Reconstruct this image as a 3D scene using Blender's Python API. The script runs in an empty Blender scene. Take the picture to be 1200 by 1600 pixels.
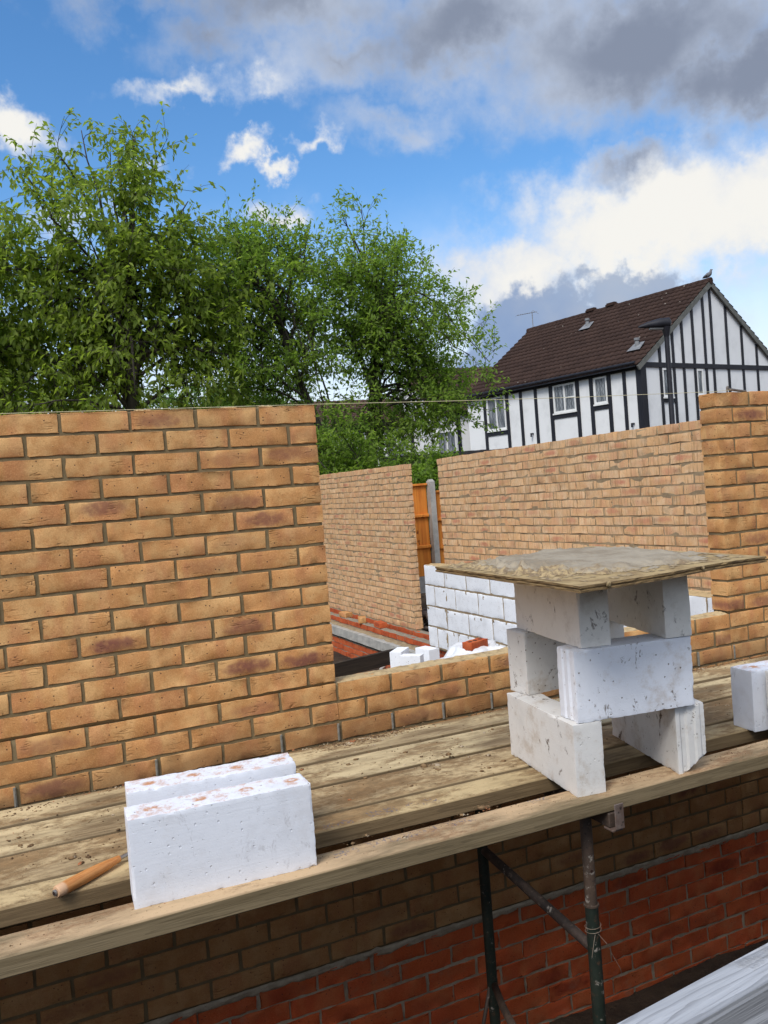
import bpy, bmesh, math, random
import numpy as np
from mathutils import Vector, Matrix, noise as mnoise

sc = bpy.context.scene
COL = sc.collection
random.seed(7)
RNG = np.random.default_rng(11)
PI = math.pi

# ------------------------------------------------------------------ camera
cam_d = bpy.data.cameras.new("camera")
cam = bpy.data.objects.new("camera", cam_d)
COL.objects.link(cam)
sc.camera = cam
cam_d.sensor_fit = 'VERTICAL'
cam_d.sensor_height = 36.0
cam_d.sensor_width = 27.0
cam_d.lens = 1326.03 / 1600 * 36.0
cam_d.clip_start = 0.02
cam_d.clip_end = 3000
_R = Vector((0.90797257, -0.4120285, -0.07627797))
_U = Vector((0.0814628, -0.00499361, 0.99666387))
_F = Vector((0.41103482, 0.91115728, -0.02903093))
_m = Matrix.Identity(4)
for i in range(3):
    _m[i][0] = _R[i]; _m[i][1] = _U[i]; _m[i][2] = -_F[i]
_m[0][3], _m[1][3], _m[2][3] = -1.10001524, -2.99747672, -0.3268991
cam.matrix_world = _m

# ------------------------------------------------------------------ exposure
sc.view_settings.view_transform = 'Standard'
sc.view_settings.look = 'None'
sc.view_settings.exposure = 0.44
sc.view_settings.gamma = 1.0
sc.view_settings.use_curve_mapping = False
sc.cycles.max_bounces = 8
sc.cycles.transparent_max_bounces = 8
sc.cycles.use_denoising = True

# ------------------------------------------------------------------ node helpers
def nd(nt, t, ins=None, **props):
    n = nt.nodes.new(t)
    for k, v in props.items():
        setattr(n, k, v)
    for k, v in (ins or {}).items():
        s = n.inputs[k]
        if isinstance(v, bpy.types.NodeSocket):
            nt.links.new(v, s)
        else:
            s.default_value = v
    return n

def mth(nt, op, a, b=None, c=None, clamp=False):
    ins = {0: a}
    if b is not None: ins[1] = b
    if c is not None: ins[2] = c
    return nd(nt, 'ShaderNodeMath', ins, operation=op, use_clamp=clamp).outputs[0]

def sstep(nt, x, lo, hi, a=0.0, b=1.0):
    return nd(nt, 'ShaderNodeMapRange', {0: x, 1: lo, 2: hi, 3: a, 4: b},
              interpolation_type='SMOOTHSTEP', clamp=True).outputs[0]

def c4(c):
    return (c[0], c[1], c[2], 1.0)

def mixc(nt, f, a, b, blend='MIX'):
    n = nt.nodes.new('ShaderNodeMix'); n.data_type = 'RGBA'; n.blend_type = blend
    for s, v in ((n.inputs[0], f), (n.inputs[6], a), (n.inputs[7], b)):
        if isinstance(v, bpy.types.NodeSocket): nt.links.new(v, s)
        else: s.default_value = c4(v) if hasattr(v, '__len__') else v
    return n.outputs[2]

def noise(nt, vec, scale, detail=4.0, rough=0.55, dist=0.0, col=False):
    n = nd(nt, 'ShaderNodeTexNoise', {'Vector': vec, 'Scale': scale, 'Detail': detail, 'Roughness': rough, 'Distortion': dist})
    return n.outputs['Color' if col else 'Fac']

def voro(nt, vec, scale, feature='F1', rnd=1.0):
    n = nd(nt, 'ShaderNodeTexVoronoi', {'Vector': vec, 'Scale': scale, 'Randomness': rnd}, feature=feature)
    return n

def vmul(nt, v, s):
    return nd(nt, 'ShaderNodeVectorMath', {0: v, 1: s}, operation='MULTIPLY').outputs[0]

def vadd(nt, v, s):
    return nd(nt, 'ShaderNodeVectorMath', {0: v, 1: s}, operation='ADD').outputs[0]

def new_mat(name, rough=0.85, spec=0.3):
    m = bpy.data.materials.new(name); m.use_nodes = True
    nt = m.node_tree
    b = nt.nodes['Principled BSDF']
    b.inputs['Roughness'].default_value = rough
    b.inputs['Specular IOR Level'].default_value = spec
    return m, nt, b

def setc(nt, b, c):
    if isinstance(c, bpy.types.NodeSocket): nt.links.new(c, b.inputs['Base Color'])
    else: b.inputs['Base Color'].default_value = c4(c)

def bump(nt, b, h, strength=0.5, dist=0.002, prev=None):
    ins = {'Height': h, 'Strength': strength, 'Distance': dist}
    n = nd(nt, 'ShaderNodeBump', ins)
    if prev is not None: nt.links.new(prev, n.inputs['Normal'])
    nt.links.new(n.outputs[0], b.inputs['Normal'])
    return n.outputs[0]

def objvec(nt, rnd=True):
    tc = nt.nodes.new('ShaderNodeTexCoord')
    v = tc.outputs['Object']
    if rnd:
        oi = nt.nodes.new('ShaderNodeObjectInfo')
        r = mth(nt, 'MULTIPLY', oi.outputs['Random'], 37.0)
        v = vadd(nt, v, nd(nt, 'ShaderNodeCombineXYZ', {0: r, 1: r, 2: r}).outputs[0])
    return v

# ------------------------------------------------------------------ world: Nishita sky with clouds placed by compass bearing and elevation
SUN_EL, SUN_AZ = math.radians(48), math.radians(231)      # bearing measured clockwise from +Y
world = bpy.data.worlds.new("World"); sc.world = world
world.use_nodes = True
wt = world.node_tree
bg = wt.nodes['Background']
bg.inputs['Strength'].default_value = 0.10
sky = nd(wt, 'ShaderNodeTexSky', sky_type='NISHITA', sun_disc=False, sun_elevation=SUN_EL, sun_rotation=SUN_AZ)
sky.air_density = 1.0; sky.dust_density = 0.3; sky.ozone_density = 2.5
tcw = wt.nodes.new('ShaderNodeTexCoord')
D = tcw.outputs['Generated']
wn1 = noise(wt, D, 9.0, 5, 0.6, 0.0, True)
wn2 = noise(wt, D, 34.0, 5, 0.6, 0.0, True)
sep = nd(wt, 'ShaderNodeSeparateXYZ', {0: D})
az = mth(wt, 'MULTIPLY', mth(wt, 'ARCTAN2', sep.outputs[0], sep.outputs[1]), 57.29578)
el = mth(wt, 'MULTIPLY', mth(wt, 'ARCSINE', sep.outputs[2]), 57.29578)
s1 = nd(wt, 'ShaderNodeSeparateXYZ', {0: wn1}); s2 = nd(wt, 'ShaderNodeSeparateXYZ', {0: wn2})
def warp(base, a, b, ka, kb):
    x = mth(wt, 'MULTIPLY_ADD', mth(wt, 'SUBTRACT', a, 0.5), ka, base)
    return mth(wt, 'MULTIPLY_ADD', mth(wt, 'SUBTRACT', b, 0.5), kb, x)
azw = warp(az, s1.outputs[0], s2.outputs[0], 9.0, 4.0)
elw = warp(el, s1.outputs[1], s2.outputs[1], 6.0, 3.4)
def blobs(lst):
    acc = None
    for a, e, rx, ry, k in lst:
        dx = mth(wt, 'DIVIDE', mth(wt, 'SUBTRACT', azw, a), rx)
        dy = mth(wt, 'DIVIDE', mth(wt, 'SUBTRACT', elw, e), ry)
        r = mth(wt, 'SQRT', mth(wt, 'MULTIPLY_ADD', dx, dx, mth(wt, 'MULTIPLY', dy, dy)))
        v = mth(wt, 'MULTIPLY', mth(wt, 'SUBTRACT', 1.3, r), k)
        acc = v if acc is None else mth(wt, 'MAXIMUM', acc, v)
    return acc
nfine = noise(wt, D, 16.0, 7, 0.62)
nbig = noise(wt, D, 5.0, 5, 0.55)
# low pale veil near the horizon to the left, thin
veil = sstep(wt, mth(wt, 'MULTIPLY_ADD', mth(wt, 'SUBTRACT', nbig, 0.5), 14.0, el), 19.0, 4.0)
veil = mth(wt, 'MULTIPLY', veil, 0.85)
white = blobs([(43, 15.2, 11.5, 4.4, 1.0), (50, 15.2, 9, 3.4, 1.0), (33.5, 13.0, 5.2, 3.4, 1.0), (40, 9, 8, 4, .9), (54, 7.5, 5, 2.2, .8),
               (17.0, 22.1, 1.9, .95, .9), (18.9, 21.0, 1.3, .65, .9), (22.0, 21.6, 1.7, .8, .8),
               (2.4, 22.3, 3.2, 1.7, .9), (13.0, 25.2, 5.0, 1.0, .55), (19.6, 25.4, 2.6, 1.0, .55), (10.5, 20.3, 2.0, .6, .6),
               (6, 18, 3.5, 1.3, .5), (-12, 26, 9, 4, .9), (66, 30, 9, 5, .9), (18.5, 18.2, 2.5, .8, .7)])
wm = sstep(wt, mth(wt, 'MULTIPLY_ADD', mth(wt, 'SUBTRACT', nfine, 0.5), 1.1, white), 0.06, 0.88)
grey = blobs([(43.0, 25.2, 12.0, 4.6, 1.0), (50, 22.0, 7, 3.4, 1.0), (33.0, 27.6, 9.0, 3.6, .95), (22.0, 29.5, 8.5, 3.0, .75), (12.0, 31, 9, 2.6, .7), (25, 26.6, 7, 2.6, .62), (16, 27.6, 5, 1.8, .5),
              (28.0, 22.6, 6.0, 1.6, .45), (42.0, 18.9, 4.2, 1.6, .55), (49, 40, 20, 12, .9), (8, 42, 16, 7, .8)])
gm = sstep(wt, mth(wt, 'MULTIPLY_ADD', mth(wt, 'SUBTRACT', nfine, 0.5), 0.7, grey), 0.0, 0.85)
low = blobs([(35.6, 9.4, 5.0, 3.4, 1.0), (40.8, 10.2, 4.8, 2.9, 1.0), (33, 7, 4.4, 3.4, 1.0)])
lm = sstep(wt, mth(wt, 'MULTIPLY_ADD', mth(wt, 'SUBTRACT', nfine, 0.5), 0.5, low), 0.22, 0.5)
# unseen bright clouds added behind and beside the photographer as fill light
back = sstep(wt, mth(wt, 'ABSOLUTE', mth(wt, 'SUBTRACT', az, 27.0)), 42.0, 75.0)
nb = noise(wt, D, 2.3, 6, 0.55)
bm_ = mth(wt, 'MULTIPLY', sstep(wt, nb, 0.40, 0.60), back)
# colours are divided by the background strength
def K(r, g, b, k=10.0): return (r * k, g * k, b * k)
skyc = nd(wt, 'ShaderNodeHueSaturation', {'Hue': 0.5, 'Saturation': 1.24, 'Value': 1.40, 'Color': sky.outputs[0]}).outputs[0]
c = mixc(wt, veil, skyc, K(.66, .70, .75))
ws = sstep(wt, mth(wt, 'MULTIPLY_ADD', mth(wt, 'SUBTRACT', nfine, 0.5), 0.9, mth(wt, 'MULTIPLY_ADD', mth(wt, 'SUBTRACT', nbig, 0.5), 2.0, white)), 0.15, 1.25)
wcol = mixc(wt, ws, K(.46, .52, .63), K(.68, .67, .64))
c = mixc(wt, wm, c, wcol)
gs = sstep(wt, mth(wt, 'MULTIPLY_ADD', mth(wt, 'SUBTRACT', nbig, 0.5), 1.7, grey), 0.25, 1.2)
gcol = mixc(wt, gs, K(.41, .465, .57), K(.180, .212, .285))
c = mixc(wt, gm, c, gcol)
lcol = mixc(wt, sstep(wt, nbig, .35, .7), K(.165, .245, .41), K(.29, .345, .445))
c = mixc(wt, mth(wt, 'MULTIPLY', lm, 0.92), c, lcol)
c = mixc(wt, mth(wt, 'MULTIPLY', bm_, 0.85), c, K(1.15, 1.17, 1.2))
# dark band added to the unseen low sky behind the photographer, cutting light
c = mixc(wt, mth(wt, 'MULTIPLY', back, sstep(wt, el, 16.0, 5.0)), c, K(.12, .13, .13))
wt.links.new(c, bg.inputs['Color'])

# ------------------------------------------------------------------ sun behind thin cloud: weak and wide
sun_d = bpy.data.lights.new("sun", 'SUN')
sun_d.energy = 2.0; sun_d.angle = math.radians(22); sun_d.color = (1.0, .96, .90)
sun = bpy.data.objects.new("sun", sun_d); COL.objects.link(sun)
_sd = Vector((math.sin(SUN_AZ) * math.cos(SUN_EL), math.cos(SUN_AZ) * math.cos(SUN_EL), math.sin(SUN_EL)))
sun.rotation_euler = _sd.to_track_quat('Z', 'Y').to_euler()
sun.location = (0, -6, 12)
#==== OBJECTS

# ------------------------------------------------------------------ object helpers
def tag(o, label=None, cat=None, group=None, kind=None):
    if label: o['label'] = label
    if cat: o['category'] = cat
    if group: o['group'] = group
    if kind: o['kind'] = kind
    return o

def empty(name, loc=(0, 0, 0), rz=0.0, label=None, cat=None, group=None):
    o = bpy.data.objects.new(name, None); COL.objects.link(o)
    o.empty_display_size = 0.1
    o.location = loc; o.rotation_euler = (0, 0, rz)
    return tag(o, label, cat, group)

def mesh_obj(name, verts, faces, mat, parent=None, smooth=False, attrs=None, loc=None, rot=None):
    me = bpy.data.meshes.new(name)
    verts = np.asarray(verts, dtype=np.float32)
    if isinstance(faces, np.ndarray) and faces.ndim == 2:
        n, k = faces.shape
        me.vertices.add(len(verts)); me.vertices.foreach_set('co', verts.ravel())
        me.loops.add(n * k); me.loops.foreach_set('vertex_index', faces.ravel().astype(np.int32))
        me.polygons.add(n)
        me.polygons.foreach_set('loop_start', np.arange(0, n * k, k, dtype=np.int32))
        me.polygons.foreach_set('loop_total', np.full(n, k, dtype=np.int32))
        me.update(calc_edges=True)
    else:
        me.from_pydata([tuple(map(float, v)) for v in verts], [], [tuple(int(i) for i in f) for f in faces])
    for an, (typ, data) in (attrs or {}).items():
        a = me.attributes.new(an, typ, 'POINT')
        a.data.foreach_set('color' if typ == 'FLOAT_COLOR' else 'vector', np.asarray(data, dtype=np.float32).ravel())
    me.validate(); me.update()
    if smooth: me.polygons.foreach_set('use_smooth', [True] * len(me.polygons))
    me.materials.append(mat)
    o = bpy.data.objects.new(name, me); COL.objects.link(o)
    if parent is not None: o.parent = parent
    if loc is not None: o.location = loc
    if rot is not None: o.rotation_euler = rot
    return o

_gb = {}
def gridbox(nx, ny, nz):
    key = (nx, ny, nz)
    if key in _gb: return _gb[key]
    idx = {}; V = []; Fc = []
    def vid(i, j, k):
        if (i, j, k) not in idx:
            idx[(i, j, k)] = len(V); V.append((i / nx, j / ny, k / nz))
        return idx[(i, j, k)]
    for i in range(nx):
        for k in range(nz):
            Fc.append((vid(i, 0, k), vid(i + 1, 0, k), vid(i + 1, 0, k + 1), vid(i, 0, k + 1)))
            Fc.append((vid(i + 1, ny, k), vid(i, ny, k), vid(i, ny, k + 1), vid(i + 1, ny, k + 1)))
    for j in range(ny):
        for k in range(nz):
            Fc.append((vid(0, j + 1, k), vid(0, j, k), vid(0, j, k + 1), vid(0, j + 1, k + 1)))
            Fc.append((vid(nx, j, k), vid(nx, j + 1, k), vid(nx, j + 1, k + 1), vid(nx, j, k + 1)))
    for i in range(nx):
        for j in range(ny):
            Fc.append((vid(i, j, nz), vid(i + 1, j, nz), vid(i + 1, j + 1, nz), vid(i, j + 1, nz)))
            Fc.append((vid(i, j + 1, 0), vid(i + 1, j + 1, 0), vid(i + 1, j, 0), vid(i, j, 0)))
    r = (np.array(V, dtype=np.float64), np.array(Fc, dtype=np.int32))
    _gb[key] = r
    return r

class MB:
    """collects shapes into one mesh"""
    def __init__(s): s.v = []; s.f = []
    def add(s, vs, fs):
        o = len(s.v); s.v += [tuple(map(float, v)) for v in vs]; s.f += [tuple(int(i) + o for i in f) for f in fs]
    def box(s, lo, hi, M=None):
        x0, y0, z0 = lo; x1, y1, z1 = hi
        vs = [(x0, y0, z0), (x1, y0, z0), (x1, y1, z0), (x0, y1, z0), (x0, y0, z1), (x1, y0, z1), (x1, y1, z1), (x0, y1, z1)]
        if M is not None: vs = [M @ Vector(v) for v in vs]
        s.add(vs, [(3, 2, 1, 0), (4, 5, 6, 7), (0, 1, 5, 4), (1, 2, 6, 5), (2, 3, 7, 6), (3, 0, 4, 7)])
    def tube(s, pts, rad, n=10, caps=True):
        pts = [Vector(p) for p in pts]
        if not hasattr(rad, '__len__'): rad = [rad] * len(pts)
        vs = []; up = None
        for i, p in enumerate(pts):
            t = (pts[min(i + 1, len(pts) - 1)] - pts[max(i - 1, 0)]).normalized()
            if up is None:
                up = t.orthogonal().normalized()
            up = (up - t * up.dot(t))
            up = up.normalized() if up.length > 1e-6 else t.orthogonal().normalized()
            w = t.cross(up)
            for k in range(n):
                a = 2 * PI * k / n
                vs.append(p + (up * math.cos(a) + w * math.sin(a)) * rad[i])
        fs = []
        for i in range(len(pts) - 1):
            for k in range(n):
                k2 = (k + 1) % n
                fs.append((i * n + k, i * n + k2, (i + 1) * n + k2, (i + 1) * n + k))
        if caps:
            fs.append(tuple(range(n - 1, -1, -1))); o = (len(pts) - 1) * n
            fs.append(tuple(range(o, o + n)))
        s.add(vs, fs)
    def build(s, name, mat, parent=None, smooth=False, **kw):
        return mesh_obj(name, s.v, s.f, mat, parent, smooth, **kw)

def auto_smooth(o, ang=40):
    me = o.data
    me.polygons.foreach_set('use_smooth', [True] * len(me.polygons))
    try:
        me.set_sharp_from_angle(angle=math.radians(ang))
    except Exception:
        pass
    return o

def bevel(o, w, seg=2):
    bm = bmesh.new(); bm.from_mesh(o.data)
    es = [e for e in bm.edges if len(e.link_faces) == 2 and e.calc_face_angle(0) > 0.5]
    bmesh.ops.bevel(bm, geom=es, offset=w, segments=seg, affect='EDGES', clamp_overlap=True)
    bm.to_mesh(o.data); bm.free()
    return o

# ------------------------------------------------------------------ materials
def brick_mat(name, c1, c2, c3, smudge, smudge_p, pink, rough=0.9, splash_shade=None, crease=1.0, streak=0.0, dust=None):
    m, nt, b = new_mat(name, rough, 0.25)
    loc = nd(nt, 'ShaderNodeAttribute', attribute_name='loc').outputs['Vector']
    br = nd(nt, 'ShaderNodeAttribute', attribute_name='br').outputs['Color']
    rs = nd(nt, 'ShaderNodeSeparateColor', {0: br}).outputs
    off = vmul(nt, br, (43.0, 71.0, 57.0))
    v = vadd(nt, loc, off)
    n1 = noise(nt, v, 9.0, 4, 0.6)
    n2 = noise(nt, v, 45.0, 5, 0.65)
    col = mixc(nt, rs[0], c1, c2)
    col = mixc(nt, sstep(nt, n1, 0.42, 0.66), col, c3)
    nv = noise(nt, vmul(nt, vadd(nt, v, (5, 2, 9)), (13.0, 13.0, 3.0)), 1.0, 3, 0.5)
    col = mixc(nt, mth(nt, 'MULTIPLY', sstep(nt, nv, 0.48, 0.66), 0.5), col, pink)
    col = mixc(nt, mth(nt, 'MULTIPLY', sstep(nt, nv, 0.44, 0.28), 0.45), col, c3)
    col = mixc(nt, mth(nt, 'MULTIPLY', sstep(nt, n2, 0.52, 0.75), 0.30), col, tuple(x * .55 for x in c1))
    n3 = noise(nt, v, 240.0, 3, 0.7)
    col = mixc(nt, mth(nt, 'MULTIPLY', sstep(nt, n3, 0.50, 0.70), 0.32), col, tuple(min(1, x * 1.35 + .03) for x in c3))
    col = mixc(nt, mth(nt, 'MULTIPLY', sstep(nt, n3, 0.46, 0.30), 0.38), col, tuple(x * .45 for x in c1))
    # smudge of darker firing in the middle of some bricks
    ls = nd(nt, 'ShaderNodeSeparateXYZ', {0: loc}).outputs
    ux = mth(nt, 'DIVIDE', ls[0], 0.105); uz = mth(nt, 'DIVIDE', ls[2], 0.030)
    wob = mth(nt, 'MULTIPLY', mth(nt, 'SUBTRACT', noise(nt, v, 14.0, 3, 0.6), 0.5), 2.4)
    shift = mth(nt, 'MULTIPLY', mth(nt, 'SUBTRACT', rs[1], 0.5), 0.7)
    uz = mth(nt, 'ADD', uz, shift)
    e = mth(nt, 'ADD', mth(nt, 'ADD', mth(nt, 'MULTIPLY', ux, ux), mth(nt, 'MULTIPLY', uz, uz)), wob)
    sm = sstep(nt, e, 1.15, 0.0)
    gate = sstep(nt, rs[2], 1.0 - smudge_p, 1.04)
    sm = mth(nt, 'MULTIPLY', mth(nt, 'MULTIPLY', sm, gate), sstep(nt, n2, 0.30, 0.55, 0.55, 1.0))
    col = mixc(nt, sm, col, smudge)
    # black specks
    vo = voro(nt, v, 80.0)
    sp = mth(nt, 'MULTIPLY', sstep(nt, vo.outputs['Distance'], 0.24, 0.13),
             sstep(nt, nd(nt, 'ShaderNodeSeparateColor', {0: vo.outputs['Color']}).outputs[0], 0.86, 0.89))
    col = mixc(nt, mth(nt, 'MULTIPLY', sp, 0.9), col, (.03, .02, .018))
    # rustic creases, with dirt and recess shade painted dark in them
    vs = vmul(nt, v, (9.0, 9.0, 58.0))
    cn = noise(nt, vs, 1.0, 1, 0.5, 0.35)
    cr = sstep(nt, mth(nt, 'ABSOLUTE', mth(nt, 'SUBTRACT', cn, 0.5)), 0.030, 0.0)
    cr = mth(nt, 'MULTIPLY', cr, sstep(nt, noise(nt, v, 15.0, 2), 0.56, 0.66))
    col = mixc(nt, mth(nt, 'MULTIPLY', cr, 0.45 * crease), col, tuple(x * .45 for x in c2))
    if streak:
        st = noise(nt, vmul(nt, v, (75.0, 75.0, 6.0)), 1.0, 2, 0.5)
        col = mixc(nt, mth(nt, 'MULTIPLY', sstep(nt, st, 0.52, 0.66), streak), col, tuple(x * .55 for x in c1))
    if splash_shade is not None:         # mud splashed up the wall from the boards; below them, shade painted in
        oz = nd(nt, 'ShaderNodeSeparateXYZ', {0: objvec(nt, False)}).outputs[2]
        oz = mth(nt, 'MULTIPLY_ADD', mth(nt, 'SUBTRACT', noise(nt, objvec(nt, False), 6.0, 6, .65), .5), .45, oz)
        col = mixc(nt, mth(nt, 'MULTIPLY', sstep(nt, oz, splash_shade + .22, splash_shade - .02), .45), col, (.20, .098, .042))
    if dust:
        dn = noise(nt, objvec(nt, False), 7.0, 6, 0.65)
        col = mixc(nt, mth(nt, 'MULTIPLY', sstep(nt, dn, 0.56, 0.72), 0.6), col, dust)
    setc(nt, b, col)
    h = mth(nt, 'MULTIPLY_ADD', cr, -1.6 * crease, mth(nt, 'MULTIPLY_ADD', n2, 0.9, mth(nt, 'MULTIPLY', noise(nt, v, 170.0, 3), 0.35)))
    h = mth(nt, 'MULTIPLY_ADD', sp, -0.5, h)
    bump(nt, b, h, 0.65, 0.0022)
    return m

def simple_mat(name, c1, c2, scale=8.0, rough=0.85, bmp=0.3, bscale=120.0, stretch=(1, 1, 1), spec=0.3, lo=0.35, hi=0.68, bdist=0.002, metal=0.0):
    m, nt, b = new_mat(name, rough, spec)
    v = vmul(nt, objvec(nt), stretch)
    setc(nt, b, mixc(nt, sstep(nt, noise(nt, v, scale, 6, 0.62), lo, hi), c1, c2))
    b.inputs['Metallic'].default_value = metal
    if bmp: bump(nt, b, noise(nt, v, bscale, 5, 0.65), bmp, bdist)
    return m

M = {}
M['buff'] = brick_mat('buff_brick', (.445, .212, .074), (.525, .254, .092), (.595, .345, .142), (.21, .080, .055), 0.34, (.44, .175, .078), splash_shade=-1.27)
M['buff_rear'] = brick_mat('buff_brick_rear', (.60, .35, .165), (.70, .43, .22), (.68, .46, .27), (.50, .20, .12), 0.34, (.56, .27, .15), crease=0.4, streak=0.55, dust=(.36, .25, .15))
M['red'] = brick_mat('red_brick', (.42, .072, .020), (.50, .10, .028), (.46, .12, .042), (.24, .038, .016), 0.3, (.42, .07, .025), crease=0.6, dust=(.30, .16, .10))
M['mortar'] = simple_mat('mortar', (.165, .122, .062), (.20, .15, .080), 20, 0.95, 0.7, 260.0)
M['mortar_pale'] = simple_mat('mortar_pale', (.33, .25, .15), (.24, .17, .10), 14, 0.95, 0.9, 90.0, bdist=0.006)
M['mortar_grey'] = simple_mat('mortar_grey', (.21, .18, .135), (.28, .23, .17), 14, 0.95, 0.8, 120.0, bdist=0.004)
M['mortar_lime'] = simple_mat('mortar_below_damp_course', (.40, .34, .25), (.28, .23, .165), 18, 0.95, 0.8, 120.0, bdist=.004)
M['sand_mortar'] = simple_mat('sand_mortar', (.52, .38, .20), (.30, .21, .11), 30, 0.95, 0.9, 160.0, bdist=0.004, lo=.45, hi=.7)
M['weep'] = simple_mat('weep_plastic', (.27, .25, .21), (.17, .16, .13), 60, 0.6, 0.2, 200)
M['dirt'] = simple_mat('dirt', (.070, .045, .028), (.032, .020, .013), 5, 1.0, 1.0, 22.0, bdist=0.03)
def crumb_mat():
    m, nt, b = new_mat('dirt_crumb', 1.0, .1)
    v = objvec(nt)
    col = mixc(nt, sstep(nt, noise(nt, v, 40, 4, .6), .4, .6), (.24, .155, .08), (.11, .068, .038))
    col = mixc(nt, sstep(nt, noise(nt, v, 19, 3, .6), .56, .62), col, (.42, .34, .24))
    col = mixc(nt, sstep(nt, noise(nt, vadd(nt, v, (4, 9, 2)), 15, 3, .6), .62, .66), col, (.34, .13, .06))
    setc(nt, b, col); bump(nt, b, noise(nt, v, 220, 4, .6), .6, .002)
    return m
M['crumb'] = crumb_mat()
M['steel_green'] = None

def block_mat(name, base=(.80, .80, .80), dirt=0.35, dcol=(.42, .33, .24), orange_top=False, spots=False):
    m, nt, b = new_mat(name, 0.95, 0.15)
    v = objvec(nt)
    tc = nt.nodes.new('ShaderNodeTexCoord').outputs['Object']
    big = noise(nt, v, 7.0, 6, 0.68)
    col = mixc(nt, sstep(nt, big, 0.45, 0.75), base, tuple(x * .88 for x in base))
    fine = noise(nt, v, 55.0, 6, 0.7)
    col = mixc(nt, mth(nt, 'MULTIPLY', sstep(nt, noise(nt, v, 10.0, 8, 0.74), 0.50, 0.70), dirt), col, dcol)
    # dark smears
    dk = mth(nt, 'MULTIPLY', sstep(nt, noise(nt, vmul(nt, v, (1, 1, .6)), 21.0, 7, 0.78, 0.4), 0.585, 0.655), min(1.0, dirt * 1.7))
    col = mixc(nt, dk, col, (.10, .065, .04))
    # pits
    vo = voro(nt, v, 75.0)
    rc = nd(nt, 'ShaderNodeSeparateColor', {0: vo.outputs['Color']}).outputs
    pit = mth(nt, 'MULTIPLY', sstep(nt, mth(nt, 'MULTIPLY_ADD', mth(nt, 'SUBTRACT', noise(nt, v, 160.0, 3, .6), .5), .35, vo.outputs['Distance']), 0.24, 0.12), sstep(nt, rc[0], 0.80, 0.84))
    vo2 = voro(nt, v, 190.0)
    rc2 = nd(nt, 'ShaderNodeSeparateColor', {0: vo2.outputs['Color']}).outputs
    pit2 = mth(nt, 'MULTIPLY', sstep(nt, vo2.outputs['Distance'], 0.3, 0.1), sstep(nt, rc2[0], 0.8, 0.9))
    col = mixc(nt, mth(nt, 'MULTIPLY', mth(nt, 'MULTIPLY', pit, sstep(nt, rc[1], .35, .7)), 0.85), col, (.16, .12, .09))
    # sawn lines
    ls = nd(nt, 'ShaderNodeSeparateXYZ', {0: tc}).outputs
    lines = noise(nt, vmul(nt, v, (3.0, 3.0, 230.0)), 1.0, 3, 0.6)
    if orange_top:
        geo = nt.nodes.new('ShaderNodeNewGeometry')
        nz = nd(nt, 'ShaderNodeSeparateXYZ', {0: geo.outputs['Normal']}).outputs[2]
        top = mth(nt, 'MULTIPLY', sstep(nt, nz, 0.6, 0.9), sstep(nt, ls[2], 0.19, 0.2))
        od = mth(nt, 'MULTIPLY', sstep(nt, noise(nt, v, 32.0, 7, 0.75), 0.47, 0.63), 0.55)
        # four thumb-sized dabs of brick dust along the top, as if bricks had stood there
        fx = mth(nt, 'SUBTRACT', mth(nt, 'FRACT', mth(nt, 'DIVIDE', ls[0], 0.115)), 0.5)
        fx = mth(nt, 'MULTIPLY', fx, 0.115)
        fy = mth(nt, 'SUBTRACT', ls[1], 0.05)
        rr = mth(nt, 'SQRT', mth(nt, 'ADD', mth(nt, 'MULTIPLY', fx, fx), mth(nt, 'MULTIPLY', mth(nt, 'MULTIPLY', fy, fy), 1.4)))
        rr = mth(nt, 'MULTIPLY_ADD', mth(nt, 'SUBTRACT', fine, 0.5), 0.03, rr)
        dab = mth(nt, 'MULTIPLY', sstep(nt, rr, 0.024, 0.015), sstep(nt, fine, 0.34, 0.56))
        f = mth(nt, 'MULTIPLY', mth(nt, 'MAXIMUM', od, mth(nt, 'MULTIPLY', dab, 0.95)), top)
        col = mixc(nt, f, col, (.50, .235, .11))
        edge = mth(nt, 'MULTIPLY', top, sstep(nt, noise(nt, v, 60.0, 5, 0.7), 0.58, 0.70))
        col = mixc(nt, mth(nt, 'MULTIPLY', edge, 0.4), col, (.33, .23, .15))
    setc(nt, b, col)
    h = mth(nt, 'MULTIPLY_ADD', pit, -1.6, mth(nt, 'MULTIPLY_ADD', pit2, -0.7, mth(nt, 'MULTIPLY_ADD', fine, 0.22, mth(nt, 'MULTIPLY_ADD', lines, 0.30, mth(nt, 'MULTIPLY', noise(nt, v, 260.0, 3, .6), .35)))))
    bump(nt, b, h, 0.6, 0.0018)
    return m
M['block_clean'] = block_mat('aerated_block_clean', (.73, .75, .80), 0.13, orange_top=True)
M['block_dirty'] = block_mat('aerated_block_dirty', (.68, .665, .635), 0.6)
M['block_grey'] = block_mat('aerated_block_grey', (.80, .765, .70), 0.42, (.46, .40, .31))
M['block_mid'] = block_mat('aerated_block_smudged', (.76, .78, .83), 0.5)
M['block_wall'] = block_mat('aerated_block_wall', (.80, .81, .83), 0.12)
M['block_far'] = block_mat('aerated_block_plain', (.84, .85, .87), 0.03)

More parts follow.
